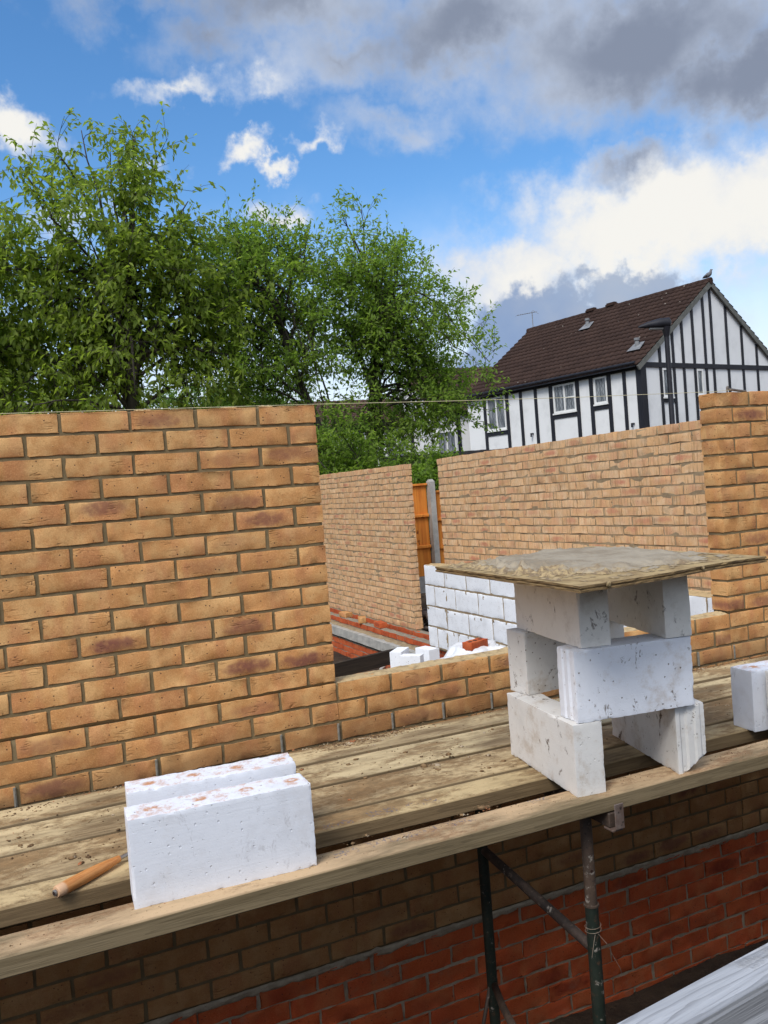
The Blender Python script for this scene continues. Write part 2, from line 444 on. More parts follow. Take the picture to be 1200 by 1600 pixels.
def wood_mat(name, c1, c2, mudc, mud=0.5, gs=1.0, pale=None, stamp=None, spec=0.25, heap=None):
    m, nt, b = new_mat(name, 0.85, spec)
    v = objvec(nt)
    tc = nt.nodes.new('ShaderNodeTexCoord').outputs['Object']
    g = noise(nt, vmul(nt, v, (1.2 * gs, 22.0 * gs, 34.0 * gs)), 1.0, 4, 0.6, 1.1)
    fib = noise(nt, vmul(nt, v, (10.0 * gs, 230.0 * gs, 260.0 * gs)), 1.0, 3, 0.6)
    wv = nd(nt, 'ShaderNodeTexWave', {'Vector': vmul(nt, v, (.35, 2.4, 6.0)), 'Scale': 9.0 * gs, 'Distortion': 9.0, 'Detail': 3.0, 'Detail Scale': 1.3},
            bands_direction='Y', wave_profile='SAW').outputs['Fac']
    col = mixc(nt, sstep(nt, g, 0.36, 0.66), c1, c2)
    col = mixc(nt, mth(nt, 'MULTIPLY', sstep(nt, wv, 0.62, 1.0), 0.45), col, tuple(x * .55 for x in c2))
    col = mixc(nt, mth(nt, 'MULTIPLY', sstep(nt, fib, 0.55, 0.75), 0.35), col, tuple(x * .6 for x in c2))
    geo = nt.nodes.new('ShaderNodeNewGeometry')
    nz = nd(nt, 'ShaderNodeSeparateXYZ', {0: geo.outputs['Normal']}).outputs[2]
    top = sstep(nt, nz, 0.5, 0.9)
    if pale:  # pale dust on upward faces, with the brighter top light painted in
        col = mixc(nt, mth(nt, 'MULTIPLY', sstep(nt, noise(nt, vmul(nt, v, (1.1, 4.0, 4.0)), 1.8, 5, 0.65), 0.34, 0.60), mth(nt, 'MULTIPLY', top, 0.9)), col, pale)
    # trodden mud on the top
    n1 = noise(nt, vmul(nt, v, (1.0, 2.2, 2.2)), 3.2, 8, 0.68, 0.3)
    n2 = noise(nt, vmul(nt, v, (1.0, 1.6, 1.6)), 24.0, 7, 0.72)
    mk = sstep(nt, mth(nt, 'MULTIPLY_ADD', mth(nt, 'SUBTRACT', n2, 0.5), 0.55, n1), 0.59 - mud * 0.22, 0.79 - mud * 0.22)
    if heap is not None:           # mud swept up against the brickwork along the back edge
        lsy = nd(nt, 'ShaderNodeSeparateXYZ', {0: tc}).outputs
        yy = mth(nt, 'MULTIPLY_ADD', lsy[0], .017, lsy[1])
        yy = mth(nt, 'MULTIPLY_ADD', mth(nt, 'SUBTRACT', n1, .5), .28, yy)
        mk = mth(nt, 'MAXIMUM', mk, sstep(nt, yy, heap - .03, heap + .02))
    mk = mth(nt, 'MULTIPLY', mk, mth(nt, 'MULTIPLY_ADD', top, 0.9, 0.05))
    mcol = mixc(nt, sstep(nt, n2, 0.35, 0.65), tuple(x * 1.15 for x in mudc), tuple(x * .62 for x in mudc))
    col = mixc(nt, mth(nt, 'MULTIPLY', mk, 0.80), col, mcol)
    grit = mth(nt, 'MULTIPLY', sstep(nt, noise(nt, v, 130.0, 4, 0.7), 0.60, 0.70), mth(nt, 'MULTIPLY', top, min(1.0, mud + .25)))
    col = mixc(nt, mth(nt, 'MULTIPLY', grit, 0.6), col, tuple(x * .45 for x in mudc))
    if stamp:
        ls = nd(nt, 'ShaderNodeSeparateXYZ', {0: tc}).outputs
        for x0, x1, y0, y1 in stamp:
            mx = mth(nt, 'MULTIPLY', mth(nt, 'GREATER_THAN', ls[0], x0), mth(nt, 'LESS_THAN', ls[0], x1))
            my = mth(nt, 'MULTIPLY', mth(nt, 'GREATER_THAN', ls[1], y0), mth(nt, 'LESS_THAN', ls[1], y1))
            ink = mth(nt, 'MULTIPLY', sstep(nt, noise(nt, vmul(nt, tc, (1.0, .7, 1)), 150.0, 1, 0.5), 0.50, 0.56), mth(nt, 'MULTIPLY', mx, mth(nt, 'MULTIPLY', my, top)))
            ink = mth(nt, 'MULTIPLY', ink, sstep(nt, noise(nt, tc, 36.0, 3), .40, .56))
            col = mixc(nt, mth(nt, 'MULTIPLY', ink, 0.6), col, (.10, .11, .16))
    setc(nt, b, col)
    h = mth(nt, 'MULTIPLY_ADD', g, 0.5, mth(nt, 'MULTIPLY_ADD', fib, 0.45, mth(nt, 'MULTIPLY', mth(nt, 'MULTIPLY', mk, n2), 1.5)))
    bump(nt, b, h, 0.7, 0.003)
    return m
STAMP_F = [(-.40, -.33, -.99, -.955), (-.30, -.21, -.985, -.945), (-.20, -.10, -.985, -.950), (-.07, .02, -.985, -.945), (.20, .26, -.975, -.95)]
STAMP_B = [(-.36, -.27, -.80, -.765), (-.22, -.13, -.795, -.755), (-.10, .0, -.80, -.76)]
M['wood_front'] = wood_mat('front_timber', (.215, .165, .095), (.15, .112, .06), (.36, .20, .10), 0.56, 1.0, (.57, .40, .235), STAMP_F)  # dark bases of these boards paint in side and gap shade
M['wood_b'] = wood_mat('second_timber', (.21, .145, .075), (.15, .10, .05), (.25, .148, .064), 0.68, 1.0, (.57, .44, .24), STAMP_B)
M['wood_c'] = wood_mat('scaffold_board', (.25, .18, .10), (.17, .12, .065), (.23, .135, .058), 0.64, 0.8, (.63, .51, .30))
M['wood_muddy'] = wood_mat('muddy_board', (.25, .18, .10), (.17, .12, .065), (.24, .142, .062), 0.95, 0.8, (.57, .44, .25))
M['wood_back'] = wood_mat('back_board', (.25, .18, .10), (.17, .12, .065), (.24, .142, .062), 0.54, 0.8, (.63, .51, .30), heap=-.085)
M['wood_dark'] = wood_mat('dark_timber', (.045, .032, .022), (.022, .016, .012), (.16, .11, .065), 0.3)
M['wood_grey'] = wood_mat('weathered_grey_rail', (.40, .41, .43), (.22, .225, .235), (.4, .38, .36), 0.0, 1.3)
M['wood_fence'] = wood_mat('unseen_fence_wood', (.16, .14, .12), (.10, .085, .07), (.2, .18, .15), 0.0, 1.6)  # dark so the unseen boards bounce little light
def ply_mat():
    m, nt, b = new_mat('plywood', .85, .25)
    v = objvec(nt)
    nz = nd(nt, 'ShaderNodeSeparateXYZ', {0: nt.nodes.new('ShaderNodeNewGeometry').outputs['Normal']}).outputs[2]
    n1 = noise(nt, v, 15, 6, .65); n2 = noise(nt, vmul(nt, v, (20, 20, 420)), 1.0, 3, .6)
    face = mixc(nt, sstep(nt, n1, .4, .65), (.40, .29, .14), (.24, .16, .075))
    endg = mixc(nt, sstep(nt, n2, .42, .58), (.25, .165, .075), (.085, .055, .028))
    setc(nt, b, mixc(nt, sstep(nt, mth(nt, 'ABSOLUTE', nz), .4, .8), endg, face))
    bump(nt, b, noise(nt, v, 110, 5, .65), .5, .002)
    return m
M['ply'] = ply_mat()

# ------------------------------------------------------------------ ground (one sheet to the horizon)
def build_ground():
    xs = np.unique(np.concatenate([[-900, -300, -120, -60, -30, -16], np.arange(-9, 9.01, .18), [10, 12, 15, 20, 30, 60, 120, 300, 900]]))
    ys = np.unique(np.concatenate([[-900, -300, -120, -60, -30, -16, -9], np.arange(-6, 13.01, .18), [14, 16, 20, 30, 60, 120, 300, 900]]))
    X, Y = np.meshgrid(xs, ys, indexing='ij')
    Z = np.full_like(X, -2.64)
    for i in range(X.shape[0]):
        for j in range(X.shape[1]):
            x, y = X[i, j], Y[i, j]
            if abs(x) < 12 and -9 < y < 14:
                n = mnoise.fractal(Vector((x * 1.3, y * 1.3, 3.1)), 1.0, 2.0, 5)
                z = -2.64 + 0.045 * n
                if .14 < y and -6 < x < 3.0:          # dug-over ground inside the new walls
                    t = min(1, max(0, (y - 3.6) / 1.6))
                    z = -2.10 * (1 - t) + -2.50 * t + 0.05 * n
                    if x < -5.4: z = -2.5
                elif x >= 3.5 and y > .3:
                    z = -2.2 + .08 * n
                Z[i, j] = z
    nx, ny = X.shape
    V = np.stack([X.ravel(), Y.ravel(), Z.ravel()], 1)
    I = np.arange(nx * ny).reshape(nx, ny)
    Fc = np.stack([I[:-1, :-1].ravel(), I[1:, :-1].ravel(), I[1:, 1:].ravel(), I[:-1, 1:].ravel()], 1)
    o = mesh_obj('ground', V, Fc, M['dirt'], smooth=True)
    o['kind'] = 'structure'
build_ground()

# ------------------------------------------------------------------ brickwork builder
def brick_set(items, res, jit=0.0006, edge=0.0009, face='y', shear=None, rough=None):
    """items: (x, y, z, length, depth, height) lower corners; returns verts, faces, attrs"""
    T, Fc = gridbox(*res)
    n = len(T)
    Ts = T.copy()
    for ax in range(3):                     # narrow cells along the edges so the arrises stay crisp
        if res[ax] >= 3:
            k = res[ax]; t = T[:, ax] * k
            e = .012 if ax == 0 else .045
            Ts[:, ax] = np.where(t < .5, 0, np.where(t > k - .5, 1, e + (t - 1) / (k - 2) * (1 - 2 * e)))
    V = np.empty((len(items) * n, 3)); L = np.empty_like(V); B = np.empty((len(items) * n, 4)); FF = []
    ext = (T == 0) | (T == 1)
    cnt = ext.sum(1)
    for k, (x, y, z, l, d, h) in enumerate(items):
        size = np.array([l, d, h]); P = Ts * size
        # soften arrises
        inset = np.where(cnt >= 2, edge, 0.0)
        P = P + np.where(ext, np.where(T == 0, 1, -1), 0) * inset[:, None] * 0.7
        P = P + RNG.normal(0, jit, P.shape) * np.where(ext & (cnt >= 2)[:, None], 1.7, 1.0)
        L[k * n:(k + 1) * n] = (Ts - 0.5) * size
        V[k * n:(k + 1) * n] = P + np.array([x, y, z])
        B[k * n:(k + 1) * n] = RNG.random(4)
        FF.append(Fc + k * n)
    return V, np.concatenate(FF), {'loc': ('FLOAT_VECTOR', L), 'br': ('FLOAT_COLOR', B)}

def wob(a=0.0015): return random.uniform(-a, a)

# ---- the front wall, with its window opening and right-hand pier
W = 2.003
PITCH = (W + 0.01) / 9
X0, X1 = -3.9, 3.4825
wall = empty('brick_wall', (0, 0, -2.64), 0, 'buff front wall with a wide window gap, rising right behind the scaffold boards', 'wall')
def lw(o):                       # children of `wall` are modelled in world numbers
    o.location = (0, 0, 2.64); return o
def course_bricks(n, xa, xb, anchor, pitch, odd_is_full=True):
    """bricks of course n (1 = top) from xa to xb; anchor = x of a joint centre on odd courses"""
    res = []
    z = -0.075 * n + 0.010
    off = 0.0 if n % 2 == 1 else pitch / 2
    k0 = math.floor((xa - anchor - off) / pitch) - 1
    x = anchor + off + k0 * pitch
    while x < xb:
        a, b_ = x + 0.005, x + pitch - 0.005
        a2, b2 = max(a, xa), min(b_, xb)
        if b2 - a2 > 0.03:
            res.append((a2 + (0 if a2 == xa else wob()), wob(.0009), z + wob(.0012), b2 - a2 - (0 if b2 == xb else .002), 0.1025, 0.0638))
        x += pitch
    return res
items = []
for n in range(1, 15):
    items += course_bricks(n, X0, 0.0, 0.005, 0.225)
    items += course_bricks(n, W, X1, W - 0.005, 0.225)
for n in range(15, 29):
    items += course_bricks(n, X0, 0.0, 0.005, 0.225)
    items += course_bricks(n, 0.01 if n % 2 else 0.0, W if n % 2 == 0 else W, 0.005, PITCH)
    items += course_bricks(n, W + (.01 if n % 2 else 0), X1, W + 0.005, 0.225)
# tidy duplicates: even courses have a whole brick straddling each junction
clean = []
for it in items:
    if it[3] > 0.031: clean.append(it)
V, Fc, at = brick_set(clean, (9, 4, 4))
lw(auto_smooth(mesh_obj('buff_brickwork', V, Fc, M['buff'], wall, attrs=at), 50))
items = []
for n in range(29, 37):
    items += course_bricks(n, X0, X1, 0.06, 0.225)
items = [(a + wob(.003), b - .001 + wob(.0015), c - .012 + wob(.003), d + wob(.003), e, f) for a, b, c, d, e, f in items]
V, Fc, at = brick_set(items, (9, 3, 4), jit=0.0012)
lw(auto_smooth(mesh_obj('red_brickwork', V, Fc, M['red'], wall, attrs=at), 50))
def mortar_slab(mb, lo, hi, res, amp):
    T, F4 = gridbox(*res)
    P = np.array(lo) + T * (np.array(hi) - np.array(lo))
    P = P + RNG.normal(0, amp, P.shape)
    mb.add(P, F4)
mb = MB()
mortar_slab(mb, (X0 + .004, .0042, -1.05), (-.0045, .098, -.0025), (150, 2, 60), .0005)
mortar_slab(mb, (W + .0045, .0042, -1.05), (X1 - .004, .098, -.0025), (80, 2, 60), .0005)
mortar_slab(mb, (X0 + .004, .0042, -2.098), (X1 - .004, .098, -1.052), (300, 2, 50), .0005)
lw(mb.build('mortar_joint', M['mortar'], wall, True))
mb = MB()
mortar_slab(mb, (X0 + .004, .0045, -2.70), (X1 - .004, .098, -2.100), (300, 2, 40), .0011)
mortar_slab(mb, (X0 + .004, -.003, -2.122), (X1 - .004, .09, -2.099), (260, 2, 3), .0025)
lw(mb.build('mortar_joint', M['mortar_lime'], wall, True))
# rough bed of mortar left on the sill course
def lumpy_strip(x0, x1, y0, y1, z, n, m_, amp, seed):
    xs = np.linspace(x0, x1, n); ys = np.linspace(y0, y1, m_)
    Vv = []
    for i in range(n):
        for j in range(m_):
            p = Vector((xs[i] * 22, ys[j] * 22, seed))
            e = min(j, m_ - 1 - j) / (m_ / 2)
            h = amp * max(0, .35 + .8 * mnoise.fractal(p, 1.0, 2.0, 4)) * min(1, e * 2.2)
            Vv.append((xs[i], ys[j] + .002 * mnoise.noise(p * 1.7), z + h))
    I = np.arange(n * m_).reshape(n, m_)
    return np.array(Vv), np.stack([I[:-1, :-1].ravel(), I[1:, :-1].ravel(), I[1:, 1:].ravel(), I[:-1, 1:].ravel()], 1)
V, Fc = lumpy_strip(0.004, W - .004, .004, .1, -1.0515, 220, 14, .011, 2.0)
lw(mesh_obj('mortar_bed', V, Fc, M['sand_mortar'], wall, True))
mb = MB()                         # squeezed dabs along the top course
for x in (-1.72, -.62, -.315, -.18):
    T, F4 = gridbox(6, 5, 3)
    P = np.array([x, .02, -.003]) + (T - [.5, 0, 0]) * [.05, .05, .008] + RNG.normal(0, .0016, T.shape)
    mb.add(P, F4)
lw(mb.build('mortar_dab', M['sand_mortar'], wall, True))
# plastic weep vents in the perpends just above the boards
for k in range(-5, 15):
    x = -0.005 + .225 * k
    if x < -1.2: continue
    if k in (-2, -4): continue
    if x > 2.4: continue
    mb = MB()
    mb.box((x - .0045, -.004, -1.268), (x + .0045, .004, -1.203))
    mb.box((x - .0015, -.0062, -1.266), (x + .0015, -.0041, -1.205))
    o = mb.build('weep_vent', M['weep'], wall); bevel(o, .0012, 1); lw(o)

# ---- rear and side walls
def ywall(name, label, xin, y0, y1, ztop, zbot, slope, bricks='buff_rear', rag=0.0):
    root = empty(name, (xin, y0, zbot), 0, label, 'wall')
    items = []
    n = int(round((ztop - zbot) / .075))
    for c in range(n):
        z = ztop - .075 * (c + 1) + .01
        y = y0 - (0 if c % 2 == 0 else .1125)
        while y < y1:
            a, b_ = max(y, y0), min(y + .215, y1)
            if b_ - a > .04:
                items.append((a, 0, z, b_ - a, .1025, .065))
            y += .225
    # built along local x, then turned so that x runs along world Y
    items = [(a + wob(.003) , b - .0005 + wob(.0018), c + wob(.003), d + wob(.003), e, f + wob(.0015)) for a, b, c, d, e, f in items]
    V, Fc, at = brick_set(items, (4, 2, 2), jit=.0013, edge=.002)
    Wv = np.stack([V[:, 1], V[:, 0] - y0, V[:, 2] - zbot + slope * V[:, 0]], 1)
    auto_smooth(mesh_obj('brickwork', Wv, Fc[:, ::-1], M[bricks], root, attrs=at), 50)
    T, F4 = gridbox(2, 90, 50)
    P = np.array([.0036, .005, -.05]) + T * np.array([.0895, y1 - y0 - .012, ztop - zbot + .038])
    P = P + RNG.normal(0, .0005, P.shape)
    P[:, 2] += slope * (P[:, 1] + y0)
    mesh_obj('mortar_joint', P, F4, M['mortar_pale'], root, True)
    return root
ywall('brick_wall', 'long pale brick side wall right of the orange fence, running behind the mortar board to the pier', 3.38, .112, 5.40, -.010, -2.11, -.0085)
ywall('brick_wall', 'pale brick side wall seen through the window gap left of the orange fence', 3.38, 6.26, 11.6, -.069, -2.094, 0.0)
# its red footing and the inner footing in front of it
def red_footing(name, label, x, y0, y1, ztop, courses, missing=0.0, capped=True):
    root = empty(name, (x, y0, ztop - .075 * courses), 0, label, 'footing')
    items = []
    for c in range(courses):
        z = (courses - c - 1) * .075
        y = 0 if c % 2 == 0 else -.1125
        while y < y1 - y0:
            a, b_ = max(y, 0), min(y + .215, y1 - y0)
            if b_ - a > .04: items.append((a + wob(.003), wob(.003), z + wob(.002), b_ - a, .1025, .065))
            y += .225
    V, Fc, at = brick_set(items, (4, 2, 2), jit=.0014, edge=.002)
    Wv = np.stack([V[:, 1], V[:, 0], V[:, 2]], 1)
    auto_smooth(mesh_obj('brickwork', Wv, Fc[:, ::-1], M['red'], root, attrs=at), 50)
    T, F4 = gridbox(2, 60, 20)
    P = np.array([.0075, .006, -.02]) + T * np.array([.088, y1 - y0 - .012, courses * .075 + .012]) + RNG.normal(0, .0015, T.shape)
    mesh_obj('mortar_joint', P, F4, M['mortar_grey'], root, True)
    if capped:
        xs = lumpy_strip(0, y1 - y0, .0, .11, courses * .075 - .012, int((y1 - y0) * 22), 8, .022, x * 3)
        Pv = np.stack([xs[0][:, 1], xs[0][:, 0], xs[0][:, 2]], 1)
        mesh_obj('mortar_bed', Pv, xs[1][:, ::-1], M['mortar_grey'], root, True)
    return root
red_footing('red_footing', 'red brick footing directly under the pale side wall in the window gap', 3.372, 5.45, 11.6, -2.094, 7, capped=False)
red_footing('red_footing', 'low red brick inner footing topped with grey mortar, running under the white block wall', 3.075, 1.0, 9.6, -2.075, 6)
red_footing('red_footing', 'red brick footing below the grey concrete beam', 2.915, 5.2, 10.0, -2.30, 4, capped=False)
# concrete floor beam
mb = MB(); mortar_slab(mb, (2.88, 5.05, -2.262), (3.01, 9.9, -2.150), (3, 60, 3), .0015)
M['concrete'] = simple_mat('concrete', (.42, .40, .36), (.30, .29, .265), 9, 0.9, 0.5, 60, bdist=.004)
root = empty('concrete_beam', (2.9, 5.1, -2.3), 0, 'long grey concrete floor beam lying on red bricks beyond the window gap', 'beam')
o = mb.build('beam_body', M['concrete'], root); o.location = (-2.9, -5.1, 2.3); bevel(o, .002, 1)
V, Fc = lumpy_strip(5.1, 9.9, 2.935, 3.06, -2.152, 90, 8, .03, 9.0)
o = mesh_obj('mortar_bed', np.stack([V[:, 1], V[:, 0], V[:, 2]], 1), Fc[:, ::-1], M['mortar_pale'], root, True); o.location = (-2.9, -5.1, 2.3)
# loose bricks on the footing tops
def loose_brick(loc, rz, mat, label, frogs=False, tilt=0.0, group=None):
    V, Fc, at = brick_set([(-.1075, -.051, 0, .215, .1025, .065)], (8, 5, 3), jit=.0008)
    root = mesh_obj('loose_brick', V, Fc, mat, None, attrs=at, loc=loc, rot=(tilt, 0, rz))
    auto_smooth(root, 50)
    tag(root, label, 'brick', group)
    if frogs:
        for k in (-1, 0, 1):
            mb = MB()
            mb.tube([(k * .065, 0, .0655), (k * .065, 0, .0668)], .019, 14)
            mb.build('perforation', M['hole'], root)
    return root
M['hole'] = simple_mat('dark_hole', (.03, .012, .008), (.02, .01, .008), 8)
loose_brick((3.13, 6.75, -2.075), 1.5, M['red'], 'red brick lying loose on the inner footing, nearest of the loose ones')
loose_brick((3.12, 7.32, -2.075), 1.2, M['buff'], 'buff brick lying loose on the inner footing next to the red one')
loose_brick((3.14, 7.95, -2.075), 1.65, M['buff'], 'buff brick lying loose on the inner footing farther along by the wall')
loose_brick((3.0, 9.2, -2.06), 0.4, M['red'], 'red brick at the far end of the inner footing beside the brick jamb', tilt=.1)

# ---- white aerated block inner wall
def block_wall():
    root = empty('block_wall', (3.03, .4, -2.08), 0, 'white aerated block inner wall with grey mortar joints, standing behind the block stack', 'wall')
    y_end = 5.22 - .4; top = -1.197 + 2.08
    items = []
    for c in range(4):
        z = top - .2225 * (c + 1) + .010
        y = y_end - (0 if c % 2 == 0 else .21)
        first = True
        while y > 0:
            a = max(0, y - .44)
            items.append((a, wob(.0008), z + .003 + wob(.002), y - a - .003, .1, .2055)); y = a - .010
        if c % 2 == 1:
            items.append((y_end - .20, wob(.002), z, .20, .1, .2125))
    V, Fc, at = brick_set(items, (12, 3, 6), jit=.0009, edge=.002)
    Wv = np.stack([V[:, 1], V[:, 0], V[:, 2]], 1)
    auto_smooth(mesh_obj('blockwork', Wv, Fc[:, ::-1], M['block_wall'], root), 50)
    mb = MB()
    mortar_slab(mb, (.0030, .004, -.02), (.095, y_end - .005, top - .012), (2, 160, 40), .0004)
    # smears of mortar on the face
    for (y, z, w_, h_) in [(random.uniform(1, y_end), random.choice((.215, .43, .655)) - random.uniform(0, .03), random.uniform(.015, .05), random.uniform(.02, .06)) for _ in range(26)] + list(((y_end - .42, .10, .05, .2), (y_end - .44, .34, .02, .16), (y_end - .47, .56, .022, .12), (y_end - .5, .78, .03, .09), (1.6, .3, .03, .12), (2.4, .55, .03, .07))):
        T, F4 = gridbox(3, 6, 8)
        rx = np.hypot(T[:, 1] - .5, T[:, 2] - .5)
        P = np.array([.0025, y - w_ / 2, z - h_ / 2]) + T * [.01, w_, h_] + RNG.normal(0, .0035, T.shape) * [.4, 1, 1]
        P[:, 0] -= .007 * np.clip(1 - rx * 1.9, -.5, 1)
        mb.add(P, F4)
    mb.build('mortar_joint', M['mortar_pale'], root, True)
    V, Fc = lumpy_strip(0, y_end - .02, 0.0, .19, top - .004, 120, 9, .016, 4.0)
    mesh_obj('mortar_bed', np.stack([V[:, 1], V[:, 0], V[:, 2]], 1), Fc[:, ::-1], M['sand_mortar'], root, True)
    mb = MB(); mb.box((.104, 0, 0), (.19, y_end - .02, top - .003))
    mb.build('insulation_board', M['insul'], root)
M['insul'] = simple_mat('insulation', (.66, .52, .27), (.55, .42, .22), 12, .9, .4, 90)
block_wall()

# ------------------------------------------------------------------ scaffold boards
ZP = -1.253
def board(name, label, x0, x1, y0, y1, ya1, thick, mat, seed, group='scaffold boards along the wall', z=ZP):
    """y0..y1 at x=x0, shifted by ya1 at x=x1"""
    T, F4 = gridbox(140, 8, 4)
    P = np.empty_like(T)
    tz = T[:, 2] * 4; ty = T[:, 1] * 8; wd = y1 - y0
    T = T.copy()
    T[:, 1] = np.select([ty < .5, ty < 1.5, ty > 7.5, ty > 6.5], [0, .0035 / wd, 1, 1 - .0035 / wd], .0035 / wd + (ty - 1) / 6 * (1 - .007 / wd))
    T[:, 2] = np.select([tz < .5, tz < 1.5, tz > 3.5, tz > 2.5], [0, .0035 / thick, 1, 1 - .0035 / thick], .5)
    t = T[:, 0]
    P[:, 0] = x0 + t * (x1 - x0)
    sh = t * ya1
    P[:, 1] = y0 + sh + T[:, 1] * (y1 - y0)
    P[:, 2] = z - thick + T[:, 2] * thick
    r = .006                                           # rounded long arrises
    e1 = (T[:, 1] == 0) | (T[:, 1] == 1); e2 = (T[:, 2] == 1) | (T[:, 2] == 0)
    both = e1 & e2
    P[both, 1] += np.where(T[both, 1] == 0, 1, -1) * .0016
    P[both, 2] += np.where(T[both, 2] == 0, 1, -1) * .0016
    for i in range(len(P)):
        p = Vector((P[i, 0] * 2.2, P[i, 1] * 9, seed))
        P[i, 1] += .0022 * mnoise.noise(p)
        P[i, 2] += .0018 * mnoise.noise(p * 1.6 + Vector((9, 3, 1)))
    o = mesh_obj(name, P, F4, mat)
    auto_smooth(o, 30)
    return tag(o, label, 'board', group)
board('scaffold_board', 'narrow front timber on edge of the walkway, under the nearest white block', -3.7, 3.2, -.998, -.893, -.095, .047, M['wood_front'], 1.0)
board('scaffold_board', 'narrow second timber behind the gap, with the wooden handled tool on it', -3.7, 3.2, -.720, -.612, -.183, .047, M['wood_b'], 2.0)
board('scaffold_board', 'wide muddy board third from the front edge of the walkway', -3.7, 3.2, -.602, -.400, -.162, .04, M['wood_muddy'], 3.0)
board('scaffold_board', 'wide pale board fourth from the front edge, beneath the back of the block stack', -3.7, 3.2, -.388, -.175, -.139, .04, M['wood_c'], 4.0)
board('scaffold_board', 'wide pale board touching the brick wall, its back edge heaped with dirt', -3.7, 3.2, -.162, -.012, -.117, .04, M['wood_back'], 5.0, z=ZP + .002)

# loose dirt: crumbs and clods trodden on the boards
def crumbs():
    ico_b = bmesh.new(); bmesh.ops.create_icosphere(ico_b, subdivisions=1, radius=1)
    iv = np.array([v.co[:] for v in ico_b.verts]); ifc = np.array([[v.index for v in f.verts] for f in ico_b.faces]); ico_b.free()
    VV = []; FF = []; n = 0
    def put(x, y, s, flat=.6, z=ZP):
        nonlocal n
        P = iv * (1 + RNG.normal(0, .22, iv.shape)) * np.array([s * random.uniform(.7, 1.5), s * random.uniform(.7, 1.2), s * flat])
        a = random.uniform(0, 6.3); c_, s_ = math.cos(a), math.sin(a)
        P = np.stack([P[:, 0] * c_ - P[:, 1] * s_, P[:, 0] * s_ + P[:, 1] * c_, P[:, 2]], 1)
        VV.append(P + np.array([x, y, z + s * flat * .45])); FF.append(ifc + n); n += len(iv)
    for _ in range(2600):                     # along the wall
        x = random.uniform(-1.6, 2.5); d = abs(random.gauss(0, .035))
        if mnoise.noise(Vector((x * 2.3, 1.7, 0))) < -.18: continue
        put(x, -.02 - .017 * (x + 2.3) - d, random.choice((.0012, .0018, .003)) * random.uniform(.6, 1.5))
    for x, cnt in ((-.02, 420), (.12, 300), (-1.05, 200), (1.6, 150)):
        for _ in range(cnt):
            put(x + random.gauss(0, .11), -.075 - abs(random.gauss(0, .035)), random.choice((.0015, .003, .0045)))
    for _ in range(900):                      # sprinkled everywhere
        x = random.uniform(-1.7, 2.2); y = random.uniform(-.70, -.03)
        if mnoise.noise(Vector((x * 1.4, y * 4, 5))) < .02: continue
        put(x, y, random.choice((.001, .0014, .002, .003)) * random.uniform(.6, 1.6))
    for _ in range(70):                       # bigger lumps of dropped mortar
        x = random.uniform(-1.5, 1.8); put(x, random.uniform(-.68, -.04), random.uniform(.004, .009), .4)
        for _k in range(5): put(x + random.gauss(0, .015), min(-.03, random.uniform(-.68, -.04)), random.uniform(.001, .003))
    for _ in range(260):
        x = random.uniform(-1.4, 1.2)
        put(x, random.uniform(-1.0, -.93) - .0144 * (x + 2.3) + .02, random.uniform(.0008, .002))
    for x, y, s in ((.07, -.92, .012), (.085, -.925, .010), (-.28, -.905, .007), (-.33, -.93, .006), (-.2, -.975, .007), (.0, -.93, .007),
                    (.1, -.5, .013), (.14, -.52, .01), (.22, -.45, .012), (.12, -.56, .008), (.3, -.4, .008), (-.25, -.28, .009), (-.1, -.33, .008),
                    (1.02, -.42, .018), (1.08, -.43, .014), (.98, -.40, .012), (1.16, -.4, .010), (-1.0, -.58, .01), (-.96, -.6, .008), (.95, -.5, .014), (1.3, -.16, .01)):
        put(x, y, s, .45)
        for _ in range(10):
            put(x + random.gauss(0, s * 1.6), y + random.gauss(0, s * 1.2), s * random.uniform(.1, .35))
    o = mesh_obj('loose_dirt', np.concatenate(VV), np.concatenate(FF), M['crumb'])
    tag(o, 'crumbs of brown dirt and dried mortar scattered over the scaffold boards', 'dirt', kind='stuff')
crumbs()

